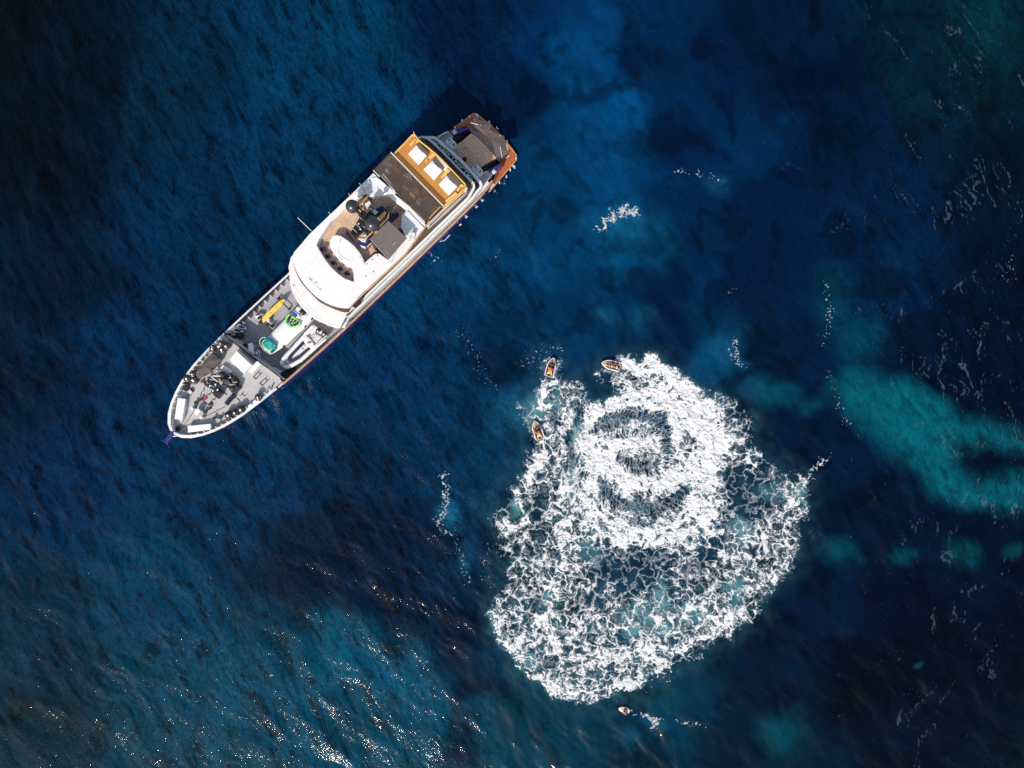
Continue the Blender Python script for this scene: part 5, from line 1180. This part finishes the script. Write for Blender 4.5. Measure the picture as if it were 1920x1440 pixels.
for X, Y in ((1130, 1000), (1180, 1060), (1130, 1080)): q = T.q(13, X, Y, 4.8); b = bm_new(); tube(b, [(q.x - .12, q.y, 2.2), (q.x, q.y + .1, 2.36), (q.x + .12, q.y, 2.2)], .05, 5); T.o('hook', b, M_black)
for X, Y in ((900, 980), (980, 1060), (1000, 1130), (850, 900)): q = T.q(13, X, Y, 3.4); b = bm_new(); box(b, (q.x, q.y, .5), (.5, .35, .5), X * .01); T.o('pipe_box', b, M_black if X % 20 else M_awn, bevel=.03)
T = Thing('grp_locker', 'ribbed off white locker beside the black stairs', 'locker', 6, 1125, 1130, DECK_W)
for k in range(4):
    t0, t1 = k / 4 + .01, (k + 1) / 4 - .01; a = Vector((1012, 1112)).lerp(Vector((1075, 1040)), t0); a1 = Vector((1012, 1112)).lerp(Vector((1075, 1040)), t1); c0 = Vector((1125, 1215)).lerp(Vector((1245, 1108)), t0); c1 = Vector((1125, 1215)).lerp(Vector((1245, 1108)), t1)
    b = bm_new(); prism(b, T.p(6, 3.5, [a, a1, c1, c0]), 0, .9 + .02 * (k % 2)); T.o('lid_panel', b, M_white2, bevel=.03)
T = Thing('fire_extinguisher', 'small red fire extinguisher on the well deck by the breakwater', 'extinguisher', 6, 930, 1010, DECK_W)
b = bm_new(); tube(b, [(-.3, 0, .12), (.25, 0, .12)], [.11, .12], 10); T.o('cylinder', b, M_red, smooth=True)
b = bm_new(); tube(b, [(.25, 0, .14), (.42, .1, .12), (.4, .3, .08)], .03, 5); T.o('hose', b, M_brown)

# ---- fore deck
T = Thing('covered_dinghy', 'dinghy under a grey brown canvas cover on the starboard bow', 'boat', 8, 540, 470, DECK_F)
cp = [(300, 600), (318, 560), (350, 515), (430, 430), (540, 310), (640, 218), (690, 250), (745, 300), (800, 345), (790, 370), (765, 400), (690, 485), (600, 575), (540, 625), (480, 665), (420, 695), (360, 712), (325, 690), (310, 655)]
P = T.p(8, 5.3, cp)
b = bm_new(); R = []
for k, z in ((1.0, .45), (1.02, .7), (.93, .86), (.6, .96), (.2, 1.02)): R.append([(p[0] * (k if k > .9 else k * 1.05), p[1] * k, z) for p in P])
loft(b, R); bmesh.ops.subdivide_edges(b, edges=b.edges, cuts=2, use_grid_fill=True)
for v in b.verts: v.co.z += .05 * math.sin(v.co.x * 5 + v.co.y * 3) * math.sin(v.co.y * 4.0 - v.co.x)
T.o('canvas_cover', b, M_canvas, smooth=True)
b = bm_new(); loft(b, [[(p[0] * .8, p[1] * .4, .05) for p in P], [(p[0] * .96, p[1] * .9, .5) for p in P]]); T.o('hull', b, M_rubber)
b = bm_new(); tube(b, [T.q(8, X, Y, 5.5) for X, Y in ((310, 660), (365, 705), (480, 662))], .05, 5); T.o('edge_rope', b, M_teakd)
for pts in ([(690, 350), (725, 405), (660, 430)], [(545, 440), (620, 300)]): b = bm_new(); tube(b, [T.q(8, X, Y, 5.45) for X, Y in pts], .03, 4); T.o('cover_fold', b, M_awn)
def fender(lab, k, X, Y, r, h, m=M_rubber, grp=None, z=DECK_F):
    T = Thing('fender', lab, 'fender', k, X, Y, z, group=grp)
    b = bm_new(); lathe(b, (0, 0, 0), [(r * .5, 0), (r * .9, h * .12), (r, h * .3), (r, h * .72), (r * .86, h * .9), (r * .45, h)], 16); T.o('body', b, m, smooth=True)
    b = bm_new(); lathe(b, (0, 0, h), [(r * .3, 0), (r * .3, .06), (r * .12, .1)], 10); T.o('end_cap', b, M_steel)
    b = bm_new(); tube(b, [(r * .2 * math.cos(a), r * .2 * math.sin(a), h + .12 + .1 * math.sin(a)) for a in np.linspace(0, 6.28, 8)], .03, 4); T.o('lanyard', b, M_rope)
g1 = 'black fenders stowed on the fore deck'
M_rub2 = mat('worn_brown_rubber', (.042, .032, .027), .4, noise=.4, nscale=3, coat=.2)
fender('round black fender aft of the covered dinghy', 8, 830, 165, .46, .85, M_rub2, g1)
fender('black fender against the breakwater rail by the starboard bulwark', 8, 905, 95, .42, .8, M_rub2, g1)
fender('black fender at the starboard rail aft of the covered dinghy', 8, 635, 140, .40, .7, M_rub2, g1)
fender('black fender with a tan ring beside the breakwater at the starboard rail', 8, 800, 45, .36, .7, M_rub2, g1)
fender('shiny black fender touching the front of the covered dinghy', 8, 262, 628, .42, .8, M_rub2, g1)
fender('black fender closest to the starboard bow bulwark', 8, 152, 715, .46, .8, M_rub2, g1)
fender('largest black fender ahead of the covered dinghy', 8, 275, 748, .52, .75, M_rub2, g1)
g2 = 'black fenders at the port bow rail'
fender('black fender nearest the bow in the port trio', 7, 1140, 940, .46, .95, M_rubber, g2)
fender('black fender in the middle of the port trio', 7, 1240, 905, .46, .95, M_rubber, g2)
fender('aftmost black fender of the port trio', 7, 1328, 857, .46, .95, M_rubber, g2)
fender('dark brown fender alone at the port rail by the long white locker', 7, 1582, 672, .42, .9, M_rub2)
def locker(name, lab, k, pts, h, m=M_white, cat='locker', grp=None, z=DECK_F):
    T = Thing(name, lab, cat, k, sum(p[0] for p in pts) / len(pts), sum(p[1] for p in pts) / len(pts), z, group=grp)
    P = T.p(k, z + h, pts); b = bm_new(); prism(b, P, 0, h * .82); T.o('body', b, m, bevel=.03)
    b = bm_new(); prism(b, [(p[0] * 1.02, p[1] * 1.02) for p in P], h * .84, h); T.o('lid', b, m, bevel=.04)
    return T
locker('deck_locker', 'long white locker on the starboard side of the bow', 7, [(345, 690), (463, 706), (414, 1016), (294, 1000)], .7)
locker('deck_locker', 'long white locker across the port side of the bow', 7, [(498, 1110), (836, 1076), (845, 1162), (500, 1205)], .7)
locker('deck_locker', 'long narrow white locker along the port rail', 7, [(1372, 828), (1530, 692), (1572, 738), (1395, 868)], .6)
locker('vent_box', 'square white vent box on the middle of the bow deck', 7, [(580, 905), (645, 842), (692, 888), (628, 955)], .9, cat='vent')
locker('vent_box', 'tiny white vent box starboard of the square one', 7, [(524, 840), (556, 818), (586, 856), (552, 876)], .8, cat='vent')
locker('vent_box', 'tiny white vent box port of the square one', 7, [(658, 982), (690, 952), (722, 986), (690, 1008)], .8, cat='vent')
locker('life_raft', 'small white raft canister by the port fender trio', 7, [(1280, 930), (1330, 895), (1355, 915), (1305, 955)], .45, M_white2, 'canister')
locker('life_raft', 'small white raft canister nearest the bow along the port rail', 7, [(1180, 995), (1230, 965), (1250, 985), (1195, 1015)], .45, M_white2, 'canister')
locker('white_case', 'small white case among the starboard fenders', 8, [(678, 105), (715, 75), (752, 95), (715, 128)], .5, M_white, 'case')
locker('white_case', 'small white case by the bulwark next to the front fenders', 8, [(165, 605), (205, 570), (215, 600), (180, 640)], .5, M_white, 'case')
# navy rope heaps
def rope_heap(lab, k, X, Y, lx, ly, ang, seed, m=M_ropeb):
    T = Thing('rope_coil', lab, 'rope', k, X, Y, DECK_F, rot=ang); rr = random.Random(seed)
    for j in range(4):
        path = []; ph = rr.uniform(0, 6)
        for i in range(46):
            t = i / 45; a = t * 6.28 * 5 + ph
            path.append((lx * (t - .5) + .16 * math.cos(a) + rr.uniform(-.03, .03), ly * .5 * math.sin(a * (1 + .1 * j)) + rr.uniform(-.05, .05), .06 + .05 * j + .05 * math.cos(a)))
        b = bm_new(); tube(b, path, .045, 5); T.o('rope_strand', b, m, smooth=True)
    return T
rope_heap('heap of navy rope by the starboard bow bulwark', 8, 122, 868, .95, .55, .6, 3)
rope_heap('heap of navy mooring rope on the port side of the fore deck', 8, 955, 1120, 1.45, .5, .06, 5)
# bollards
def bollard(lab, k, a, c):
    T = Thing('bollard', lab, 'bollard', k, (a[0] + c[0]) / 2, (a[1] + c[1]) / 2, DECK_F, group='double mooring bollards on the fore deck')
    A_, C_ = T.q(k, *a, DECK_F + .4), T.q(k, *c, DECK_F + .4)
    for e_ in (A_, C_): b = bm_new(); lathe(b, (e_.x * .8, e_.y * .8, 0), [(.11, 0), (.11, .38), (.17, .42), (.15, .5)], 12); T.o('post', b, M_rubber, smooth=True)
    b = bm_new(); tube(b, [(A_.x, A_.y, .26), (C_.x, C_.y, .26)], .08, 6); T.o('cross_bar', b, M_rubber)
    d = (C_ - A_); b = bm_new(); box(b, (0, 0, .03), (d.length * 1.1, .4, .06), math.atan2(d.y, d.x)); T.o('base_plate', b, M_grey)
bollard('black double bollard starboard of the square vent box', 8, (265, 1190), (395, 1110))
bollard('black double bollard on the centre of the fore deck', 8, (440, 1365), (560, 1285))
bollard('black double bollard near the port bow locker', 7, (880, 992), (1002, 986))
T = Thing('fairlead_frame', 'black roller frame against the starboard bow bulwark', 'fairlead', 8, 195, 975, DECK_F)
for a, c in (((190, 910), (212, 960)), ((212, 960), (190, 1030)), ((190, 1030), (140, 1025))): b = bm_new(); tube(b, [T.q(8, *a, 5.0), T.q(8, *c, 5.0)], .08, 6); T.o('roller', b, M_rubber)
b = bm_new(); box(b, (0, 0, .2), (.4, .5, .4)); T.o('base', b, M_lgrey, bevel=.03)
T = Thing('bow_fairlead', 'round black mooring ring on the very tip of the bow', 'fairlead', 7, 360, 1143, DECK_F)
b = bm_new(); tube(b, [(.2 * math.cos(a), .2 * math.sin(a), .25) for a in np.linspace(0, 5.9, 14)], .09, 7, closed=True); T.o('ring', b, M_rubber, smooth=True)
b = bm_new(); lathe(b, (0, 0, 0), [(.24, 0), (.15, .25)], 12); T.o('base', b, M_black)
for lab, a, c, m in (('red chain stopper on a steel rod forward of the windlass', (350, 1170), (560, 935), M_red), ('black chain stopper on a steel rod forward of the windlass', (540, 1370), (715, 1150), M_black)):
    T = Thing('chain_stopper', lab, 'chain stopper', 12, *a, DECK_F, group='chain stoppers on the fore deck')
    e_ = T.q(12, *c, DECK_F + .3); b = bm_new(); d = e_.normalized() * .25; tube(b, [(-d.x, -d.y, .2), (-d.x * .8, -d.y * .8, .22), (d.x, d.y, .22), (d.x * 1.3, d.y * 1.3, .2)], [.08, .16, .15, .07], 10); T.o('claw', b, m, smooth=True)
    b = bm_new(); tube(b, [(d.x, d.y, .2), e_], .035, 5); T.o('rod', b, M_awn)
    b = bm_new(); tube(b, [(d.x * 1.3, d.y * 1.3, .2), (d.x * 2.4, d.y * 2.4, .18)], .09, 6); T.o('sleeve', b, M_lgrey)
def line(name, lab, cat, k, pts, r, m, z=DECK_F + .06):
    T = Thing(name, lab, cat, k, *pts[0], DECK_F)
    b = bm_new(); tube(b, [T.q(k, X, Y, z) for X, Y in pts], r, 5); T.o('run', b, m); return T
line('anchor_chain', 'straight dark anchor chain running from the bow to the windlass', 'chain', 7, [(430, 1105), (500, 1020), (590, 880), (650, 790), (722, 700)], .04, M_rope)
line('anchor_chain', 'dark anchor chain curving past the long starboard locker', 'chain', 7, [(375, 1100), (428, 1040), (450, 960), (462, 860), (478, 780), (500, 650)], .035, M_rope)
line('mooring_line', 'thin mooring line from the bow ring to the navy rope heap', 'line', 7, [(400, 1130), (530, 1085), (800, 950), (1060, 822)], .028, M_rope)
line('hose', 'wavy black hose trailing forward from the windlass', 'hose', 7, [(768, 500), (735, 540), (740, 575), (700, 610), (685, 680)], .035, M_black)
line('tie_bar', 'thin steel bar joining the two bollards', 'bar', 8, [(400, 1140), (530, 1240)], .03, M_teakd)
line('tie_bar', 'thin steel bar lying port of the windlass box', 'bar', 12, [(1045, 960), (1135, 1050)], .035, M_awn)
# windlass and black knuckle crane amidships on the fore deck
T = Thing('windlass', 'dark anchor windlass with brass fittings on the fore deck', 'windlass', 12, 790, 900, DECK_F)
b = bm_new(); prism(b, T.p(12, 5.3, [(560, 880), (700, 750), (860, 830), (1010, 970), (960, 1040), (840, 1190), (700, 1080)]), .05, .85); T.o('gear_case', b, mat('aubergine_paint', (.028, .018, .024), .35, noise=.3), bevel=.05)
for X, Y, r_ in ((420, 620, .3), (540, 520, .34), (640, 620, .3), (360, 570, .22), (690, 560, .26), (480, 690, .2), (600, 740, .25)):
    q = T.q(12, X, Y, 5.0); b = bm_new(); lathe(b, (q.x, q.y, .0), [(r_, 0), (r_ * .6, .15), (r_ * .6, .45), (r_, .55), (r_ * .3, .6)], 12); T.o('chain_drum', b, M_black, smooth=True)
for pts in ([(770, 1000), (800, 1080), (760, 1120)], [(830, 1010), (790, 1070), (830, 1150)], [(860, 1100), (920, 1060)]): b = bm_new(); tube(b, [T.q(12, X, Y, 5.45) for X, Y in pts], .04, 5); T.o('brass_pipe', b, mat('brass', (.45, .30, .12), .4, metal=.6))
for pts in ([(600, 720), (650, 760), (720, 690)], [(530, 700), (560, 660)], [(360, 540), (420, 600)], [(480, 450), (560, 440), (640, 470)]): b = bm_new(); tube(b, [T.q(12, X, Y, 5.5) for X, Y in pts], .05, 5); T.o('pipe', b, M_lgrey)
for X, Y in ((830, 840), (650, 880), (750, 640), (540, 690)): q = T.q(12, X, Y, 5.4); b = bm_new(); box(b, (q.x, q.y, .9), (.2, .16, .1), .6); T.o('valve_box', b, M_white)
T = Thing('knuckle_crane', 'black folded knuckle boom crane with grey plates beside the white deck house', 'crane', 12, 1250, 480, DECK_F)
for nm, pts, z0, z1, m in (('turret', [(800, 210), (920, 140), (1060, 190), (1240, 330), (1380, 300), (1500, 420), (1520, 560), (1480, 640), (1330, 640), (1180, 640), (1000, 600), (860, 420)], .0, 1.0, M_black), ('counterweight', [(1210, 800), (1330, 680), (1450, 640), (1600, 740), (1590, 800), (1400, 970), (1300, 930)], .0, 1.0, M_rubber),
                           ('boom_head', [(1150, 260), (1220, 190), (1300, 240), (1300, 300), (1220, 340)], .9, 1.5, M_navyc), ('boom', [(900, 440), (1060, 420), (1190, 460), (1270, 560), (1240, 600), (1080, 580), (960, 520)], 1.0, 1.45, mat('slate_paint', (.05, .045, .065), .5, noise=.2)),
                           ('plate', [(820, 540), (880, 450), (1000, 570), (900, 660)], 1.1, 1.25, mat('beige_plate', (.36, .32, .26), .6)), ('plate', [(430, 160), (470, 65), (580, 170), (590, 230), (520, 290)], 1.1, 1.25, M_awn), ('jib', [(480, 250), (560, 280), (830, 560), (790, 590), (540, 380)], .9, 1.15, M_awn), ('jib', [(800, 690), (1010, 620), (1200, 650), (1220, 760), (1120, 780), (1060, 700)], .5, .9, M_rubber)):
    b = bm_new(); prism(b, T.p(12, DECK_F + z1, pts), z0, z1); T.o(nm, b, m, bevel=.06)
for X, Y, r_ in ((960, 230, .3), (1400, 420, .35), (1390, 780, .34), (1050, 280, .25)): q = T.q(12, X, Y, 5.4); b = bm_new(); ball(b, (q.x, q.y, 1.0), (r_, r_, r_ * .6), 12); T.o('pulley', b, M_rubber, smooth=True)
for pts, r_, m in (([(590, 300), (900, 310)], .09, M_lgrey), ([(1360, 540), (1540, 545)], .06, MATS['beige_plate']), ([(1190, 440), (1240, 370), (1290, 350), (1310, 380), (1270, 400)], .05, M_white), ([(780, 590), (900, 620), (1010, 640)], .08, M_black), ([(540, 330), (800, 530)], .07, M_lgrey)):
    b = bm_new(); tube(b, [T.q(12, X, Y, 6.0) for X, Y in pts], r_, 6); T.o('hydraulic_ram', b, m)
T = Thing('hose_loop', 'loop of black hose on the fore deck beside the covered dinghy', 'hose', 12, 720, 160, DECK_F)
b = bm_new(); tube(b, [(.42 * math.cos(a) - .05, .2 * math.sin(a), .06) for a in np.linspace(0, 6.28, 18)], .03, 5); T.o('coil', b, M_black)
b = bm_new(); lathe(b, (-.4, .25, 0), [(.06, 0), (.06, .15)], 8); T.o('nozzle', b, M_steel)
T = Thing('deck_vent', 'small black vent cylinder between the covered dinghy and the windlass', 'vent', 12, 200, 510, DECK_F)
A_, C_ = T.q(12, 150, 550, 4.9), T.q(12, 290, 440, 4.9); b = bm_new(); tube(b, [A_, C_], .16, 10); T.o('cylinder', b, M_rub2, smooth=True)
b = bm_new(); tube(b, [C_, T.q(12, 400, 350, 4.8)], .09, 6); T.o('bracket', b, M_lgrey)
T = Thing('door_hood', 'small tan doorway hood in the front of the white superstructure', 'hood', 4, 610, 1250, DECK_W)
b = bm_new(); prism(b, T.p(4, 4.0, [(580, 1185), (648, 1200), (630, 1300), (585, 1260)]), 0, 1.4); T.o('frame', b, M_teakcap)
b = bm_new(); box(b, T.q(4, 612, 1230, 4.1), (.35, .5, .3)); T.o('door_top', b, M_brown)

# ------------------------------------------------------------------ people
def human_mesh(name, J, links, radii, fingers):
    me = bpy.data.meshes.new(name); keys = list(J)
    me.from_pydata([J[k] for k in keys], [(keys.index(a), keys.index(b)) for a, b in links], [])
    o = bpy.data.objects.new(name, me); COL.objects.link(o)
    md = o.modifiers.new('skin', 'SKIN'); o.modifiers.new('sub', 'SUBSURF').levels = 1
    for i, k in enumerate(keys):
        sv = me.skin_vertices[0].data[i]; r = radii[k]; sv.radius = r if isinstance(r, tuple) else (r, r); sv.use_root = (k == 'pelvis')
    dg = bpy.context.evaluated_depsgraph_get(); ev = o.evaluated_get(dg)
    m2 = bpy.data.meshes.new_from_object(ev); bpy.data.objects.remove(o); bpy.data.meshes.remove(me)
    b = bmesh.new(); b.from_mesh(m2)
    hd = Vector(J['crown']).lerp(Vector(J['chin']), .5); ball(b, hd, (.095, .078, .118), 14)
    ball(b, hd + Vector((.096, 0, -.01)), (.02, .014, .022), 6)
    for s in (1, -1):
        ball(b, hd + Vector((0, s * .08, 0)), (.022, .012, .032), 6); ball(b, hd + Vector((.082, s * .032, .02)), (.014, .014, .01), 6)
    for s in (1, -1):
        w = Vector(J['wrist' + ('L' if s > 0 else 'R')]); d = (w - Vector(J['elbow' + ('L' if s > 0 else 'R')])).normalized(); side = Vector((-d.y, d.x, 0)).normalized()
        for f in range(4):
            r0 = w + d * .05 + side * (f - 1.5) * .02; L1 = (.075, .085, .08, .062)[f]
            tube(b, [r0, r0 + d * L1 * .6, r0 + d * L1 * .9 + Vector((0, 0, -.02)), r0 + d * L1 + Vector((0, 0, -.045))], [.010, .0095, .009, .007], 6)
        t0 = w + d * .02 - side * s * .03; tube(b, [t0, t0 + d * .035 - side * s * .025, t0 + d * .065 - side * s * .03 + Vector((0, 0, -.015))], [.012, .011, .008], 6)
    b.to_mesh(m2); b.free(); m2.polygons.foreach_set('use_smooth', np.ones(len(m2.polygons), bool)); m2.name = name
    return m2
LK = [('pelvis', 'waist'), ('waist', 'chest'), ('chest', 'neck'), ('neck', 'chin'), ('chin', 'crown')]
for s in 'LR': LK += [('chest', 'shoulder' + s), ('shoulder' + s, 'elbow' + s), ('elbow' + s, 'wrist' + s), ('wrist' + s, 'palm' + s), ('pelvis', 'hip' + s), ('hip' + s, 'knee' + s), ('knee' + s, 'ankle' + s), ('ankle' + s, 'toe' + s)]
RD = dict(pelvis=(.14, .10), waist=(.125, .09), chest=(.15, .10), neck=.052, chin=.06, crown=.06)
for s in 'LR': RD.update({'shoulder' + s: .062, 'elbow' + s: .042, 'wrist' + s: .03, 'palm' + s: (.036, .018), 'hip' + s: .088, 'knee' + s: .058, 'ankle' + s: .038, 'toe' + s: .034})
def pose(kind):
    J = dict(pelvis=(0, 0, .1), waist=(.0, 0, .28), chest=(.02, 0, .46), neck=(.03, 0, .62), chin=(.04, 0, .68), crown=(.05, 0, .82))
    for s, q in (('L', 1), ('R', -1)):
        J['shoulder' + s] = (.02, q * .185, .54)
        if kind == 'sit':
            J.update({'elbow' + s: (.18, q * .24, .34), 'wrist' + s: (.40, q * .17, .34), 'palm' + s: (.46, q * .155, .335), 'hip' + s: (.03, q * .095, .09), 'knee' + s: (.44, q * .13, .13), 'ankle' + s: (.52, q * .12, -.26), 'toe' + s: (.66, q * .13, -.31)})
        else:
            J.update({'elbow' + s: (.2, q * .24, .36), 'wrist' + s: (.36, q * .2, .16), 'palm' + s: (.42, q * .19, .12), 'hip' + s: (.02, q * .1, .08), 'knee' + s: (.30, q * .17, -.12), 'ankle' + s: (-.12, q * .15, -.13), 'toe' + s: (-.28, q * .15, -.14)})
    return J
BODY = {k: human_mesh('body_' + k, pose(k), LK, RD, True) for k in ('sit', 'kneel')}
for m_ in BODY.values(): m_.materials.append(M_skin)
def person(lab, loc, yaw, kind, vest, shorts, hair=M_hair, grp=None):
    e = bpy.data.objects.new('person', None); e.empty_display_size = .2; COL.objects.link(e); e.location = loc; e.rotation_euler = (0, 0, yaw)
    tag(e, lab, 'person', grp)
    o = bpy.data.objects.new('body', BODY[kind]); COL.objects.link(o); o.parent = e
    b = bm_new(); loft(b, [[(.0 + x * r * 1.0 + cx, y * r * 1.5, z) for x, y in [(math.cos(a), math.sin(a)) for a in np.linspace(0, 5.9, 16)]] for r, cx, z in ((.125, 0, .14), (.135, 0, .28), (.150, .02, .44), (.125, .025, .56), (.07, .03, .61))]); ob('life_vest', b, vest, e, smooth=True)
    b = bm_new(); ball(b, (.035, 0, .79), (.108, .092, .095), 12); ball(b, (-.05, 0, .74), (.05, .07, .09), 10); ob('hair', b, hair, e, smooth=True)
    J = pose(kind)
    for s in 'LR':
        h_, k_ = Vector(J['hip' + s]), Vector(J['knee' + s]); b = bm_new(); tube(b, [h_ - (k_ - h_) * .1, h_.lerp(k_, .35), h_.lerp(k_, .7)], [.105, .1, .085], 10); ob('shorts_leg', b, shorts, e, smooth=True)
    return e

# ------------------------------------------------------------------ small jet boats circling in the foam
M_collar = mat('pinkish_white_collar', (.66, .58, .58), .4, noise=.06, nscale=4)
M_inner = mat('dark_plum_deck', (.03, .016, .02), .6, noise=.3, nscale=5)
M_seat = mat('yellow_orange_seat', (.52, .31, .15), .5, noise=.1, nscale=4)
M_vest1 = mat('coral_vest', (.62, .15, .12), .7, noise=.1); M_vest2 = mat('dark_red_vest', (.28, .02, .03), .7, noise=.1); M_vest3 = mat('tan_vest', (.60, .30, .16), .7, noise=.1); M_short = mat('dark_shorts', (.05, .03, .05), .8)
def sea_z(p):
    return float(wave_height(np.array([[p.x]]), np.array([[p.y]]))[0, 0])
def boat_shell(e):
    n = 15; xs = np.linspace(-1.15, 1.18, n)
    hb = lambda x: .50 * (1 - max(0, (x + .1) / 1.3) ** 2.6) + .03
    def ring(k, z, dx=0.0): return [(x * (1 + dx), hb(x) * k, z) for x in xs] + [(x * (1 + dx), -hb(x) * k, z) for x in xs[::-1]]
    b = bm_new(); loft(b, [ring(.35, -.22), ring(.85, .02), ring(1.0, .22), ring(.86, .26)]); ob('hull', b, M_collar, e, smooth=True)
    b = bm_new(); tube(b, [(x, hb(x), .27) for x in xs] + [(x, -hb(x), .27) for x in xs[::-1]], [.055] + [.085] * (2 * n - 2) + [.055], 9); ob('collar', b, M_collar, e, smooth=True)
    b = bm_new(); prism(b, [(x * .97, hb(x) * .86) for x in xs] + [(x * .97, -hb(x) * .86) for x in xs[::-1]], .24, .275); ob('deck', b, M_inner, e)
    b = bm_new(); loft(b, [[(.55 + x * s_ , y * s_, z) for x, y in [(.50 * math.cos(a) * (1.0 if math.cos(a) > 0 else .5), .30 * math.sin(a)) for a in np.linspace(0, 6.0, 18)]] for s_, z in ((1, .27), (1, .36), (.8, .40))]); c = ob('bow_cushion', b, M_seat, e, smooth=True)
    b = bm_new(); loft(b, [[(.52 + .2 * math.cos(a) * s_, .13 * math.sin(a) * s_, z) for a in np.linspace(0, 6, 12)] for s_, z in ((1, .39), (.9, .415))]); ob('bow_hatch', b, M_inner, c)
    b = bm_new(); prism(b, [(.28, .3), (.34, .0), (.28, -.3), (.12, -.32), (.12, .32)], .27, .48); cs = ob('console', b, M_lgrey, e, bevel=.03)
    b = bm_new(); loft(b, [[(.30, -.26, .48), (.36, 0, .48), (.30, .26, .48)], [(.22, -.24, .62), (.27, 0, .64), (.22, .24, .62)]], cap=False, closed=False); ob('windscreen', b, mat('clear_screen', (.6, .65, .65), .1, alpha=.5), cs)
    b = bm_new(); tube(b, [(.12 , .15 * math.sin(a), .52 + .1 * math.cos(a)) for a in np.linspace(0, 6.28, 10)], .015, 5); ob('steering_wheel', b, M_black, cs)
    b = bm_new(); cushion(b, rrect(-.12, 0, .34, .62, .06), .27, .42, .04); ob('front_seat', b, M_seat, e, smooth=True)
    b = bm_new(); cushion(b, rrect(-.58, 0, .52, .46, .08), .27, .46, .05); ob('rear_seat', b, mat('bright_yellow_seat', (.64, .40, .10), .5, noise=.08), e, smooth=True)
    for s in (1, -1): b = bm_new(); box(b, (-.88, s * .27, .34), (.5, .09, .12)); ob('stern_fin', b, M_collar, e, bevel=.03)
    b = bm_new(); prism(b, [(-1.15, .38), (-1.15, -.38), (-1.32, -.26), (-1.32, .26)], .05, .14); ob('boarding_step', b, mat('brown_step', (.16, .07, .05), .6), e)
    b = bm_new(); tube(b, [(-1.15, 0, 0), (-1.36, 0, -.02)], .09, 8); ob('jet_nozzle', b, M_black, e)
proto = None
BO = [('small orange seated jet boat heading up the picture, leftmost wake trail at the top', (1033, 689), math.atan2(16, 4.2), [('person in a coral vest on the left seat of the top jet boat', .02, .17, M_vest1), ('person in a dark red vest on the right seat of the top jet boat', .0, -.17, M_vest2)], 1.0),
      ('small orange seated jet boat heading left at the head of the spiral wake', (1146, 684.5), math.radians(166), [('person in a tan vest at the helm of the boat leading the spiral', .1, 0, M_vest3), ('person in a tan vest behind the helm of the boat leading the spiral', -.52, -.02, M_vest3)], 1.0),
      ('small orange seated jet boat at the left edge of the foam below the other two', (1008, 807), math.atan2(16, -5.4), [('person in a coral vest on the left seat of the lowest jet boat', .02, .17, M_vest1), ('person in a dark red vest on the right seat of the lowest jet boat', .0, -.17, M_vest2)], 1.0)]
for lab, (px, py), yaw, crew, sc in BO:
    p = W(px, py, .3); z0 = sea_z(p) + .08
    if proto is None:
        e = bpy.data.objects.new('jet_boat', None); e.empty_display_size = .3; COL.objects.link(e); boat_shell(e); proto = e
    else:
        e = copy_tree(proto)
    e.location = (p.x, p.y, z0); e.rotation_euler = (0, 0, yaw); tag(e, lab, 'jet boat', 'jet boats circling in the foam')
    R = Matrix.Rotation(yaw, 4, 'Z')
    for pl, dx, dy, vest in crew:
        q = Vector((p.x, p.y, z0)) + R @ Vector((dx - .14, dy, .40 if dx > -.3 else .42)); person(pl, q, yaw, 'sit', vest, M_short, grp='people in the jet boats')
# rider kneeling on a small board
p = W(1170.5, 1331, .1); z0 = sea_z(p) + .06; yaw = math.radians(166)
e = bpy.data.objects.new('paddle_board', None); COL.objects.link(e); e.location = (p.x, p.y, z0); e.rotation_euler = (0, 0, yaw); tag(e, 'pale cream oval board with a kneeling rider below the foam', 'board')
el = [(.74 * math.cos(a), .38 * math.sin(a) * (1 - .12 * math.cos(a))) for a in np.linspace(0, 6.1, 26)]
b = bm_new(); cushion(b, el, -.06, .10, .06); ob('board', b, mat('cream_board', (.74, .62, .48), .5, noise=.05), e, smooth=True)
b = bm_new(); cushion(b, [(x * .62 - .12, y * .7) for x, y in el], .09, .115, .01); ob('deck_pad', b, mat('pinkish_pad', (.62, .42, .36), .7, noise=.12), e)
b = bm_new(); box(b, (-.6, 0, -.1), (.18, .03, .16)); ob('fin', b, M_black, e)
person('dark haired person kneeling on the cream board', Vector((p.x, p.y, z0)) + Matrix.Rotation(yaw, 4, 'Z') @ Vector((-.18, .02, .27)), yaw, 'kneel', mat('rosy_shirt', (.52, .30, .26), .7), M_short)
pd = bpy.data.objects.new('paddle', None); COL.objects.link(pd); q = W(1171, 1337, .15); pd.location = (q.x, q.y, z0 + .02); pd.rotation_euler = (0, 0, math.radians(8)); tag(pd, 'short white paddle floating beside the cream board', 'paddle')
b = bm_new(); tube(b, [(-.25, 0, .06), (.25, .02, .06)], .03, 6); ob('shaft', b, M_white, pd)
b = bm_new(); loft(b, [[(.22 + .2 * t, .02 + w_, .06 + dz) for w_, dz in ((-.07 * math.sin(t * 2.8 + .2), .02), (.07 * math.sin(t * 2.8 + .2), .02), (.07 * math.sin(t * 2.8 + .2), -.01), (-.07 * math.sin(t * 2.8 + .2), -.01))] for t in np.linspace(0, 1, 6)]); ob('blade', b, M_white, pd)
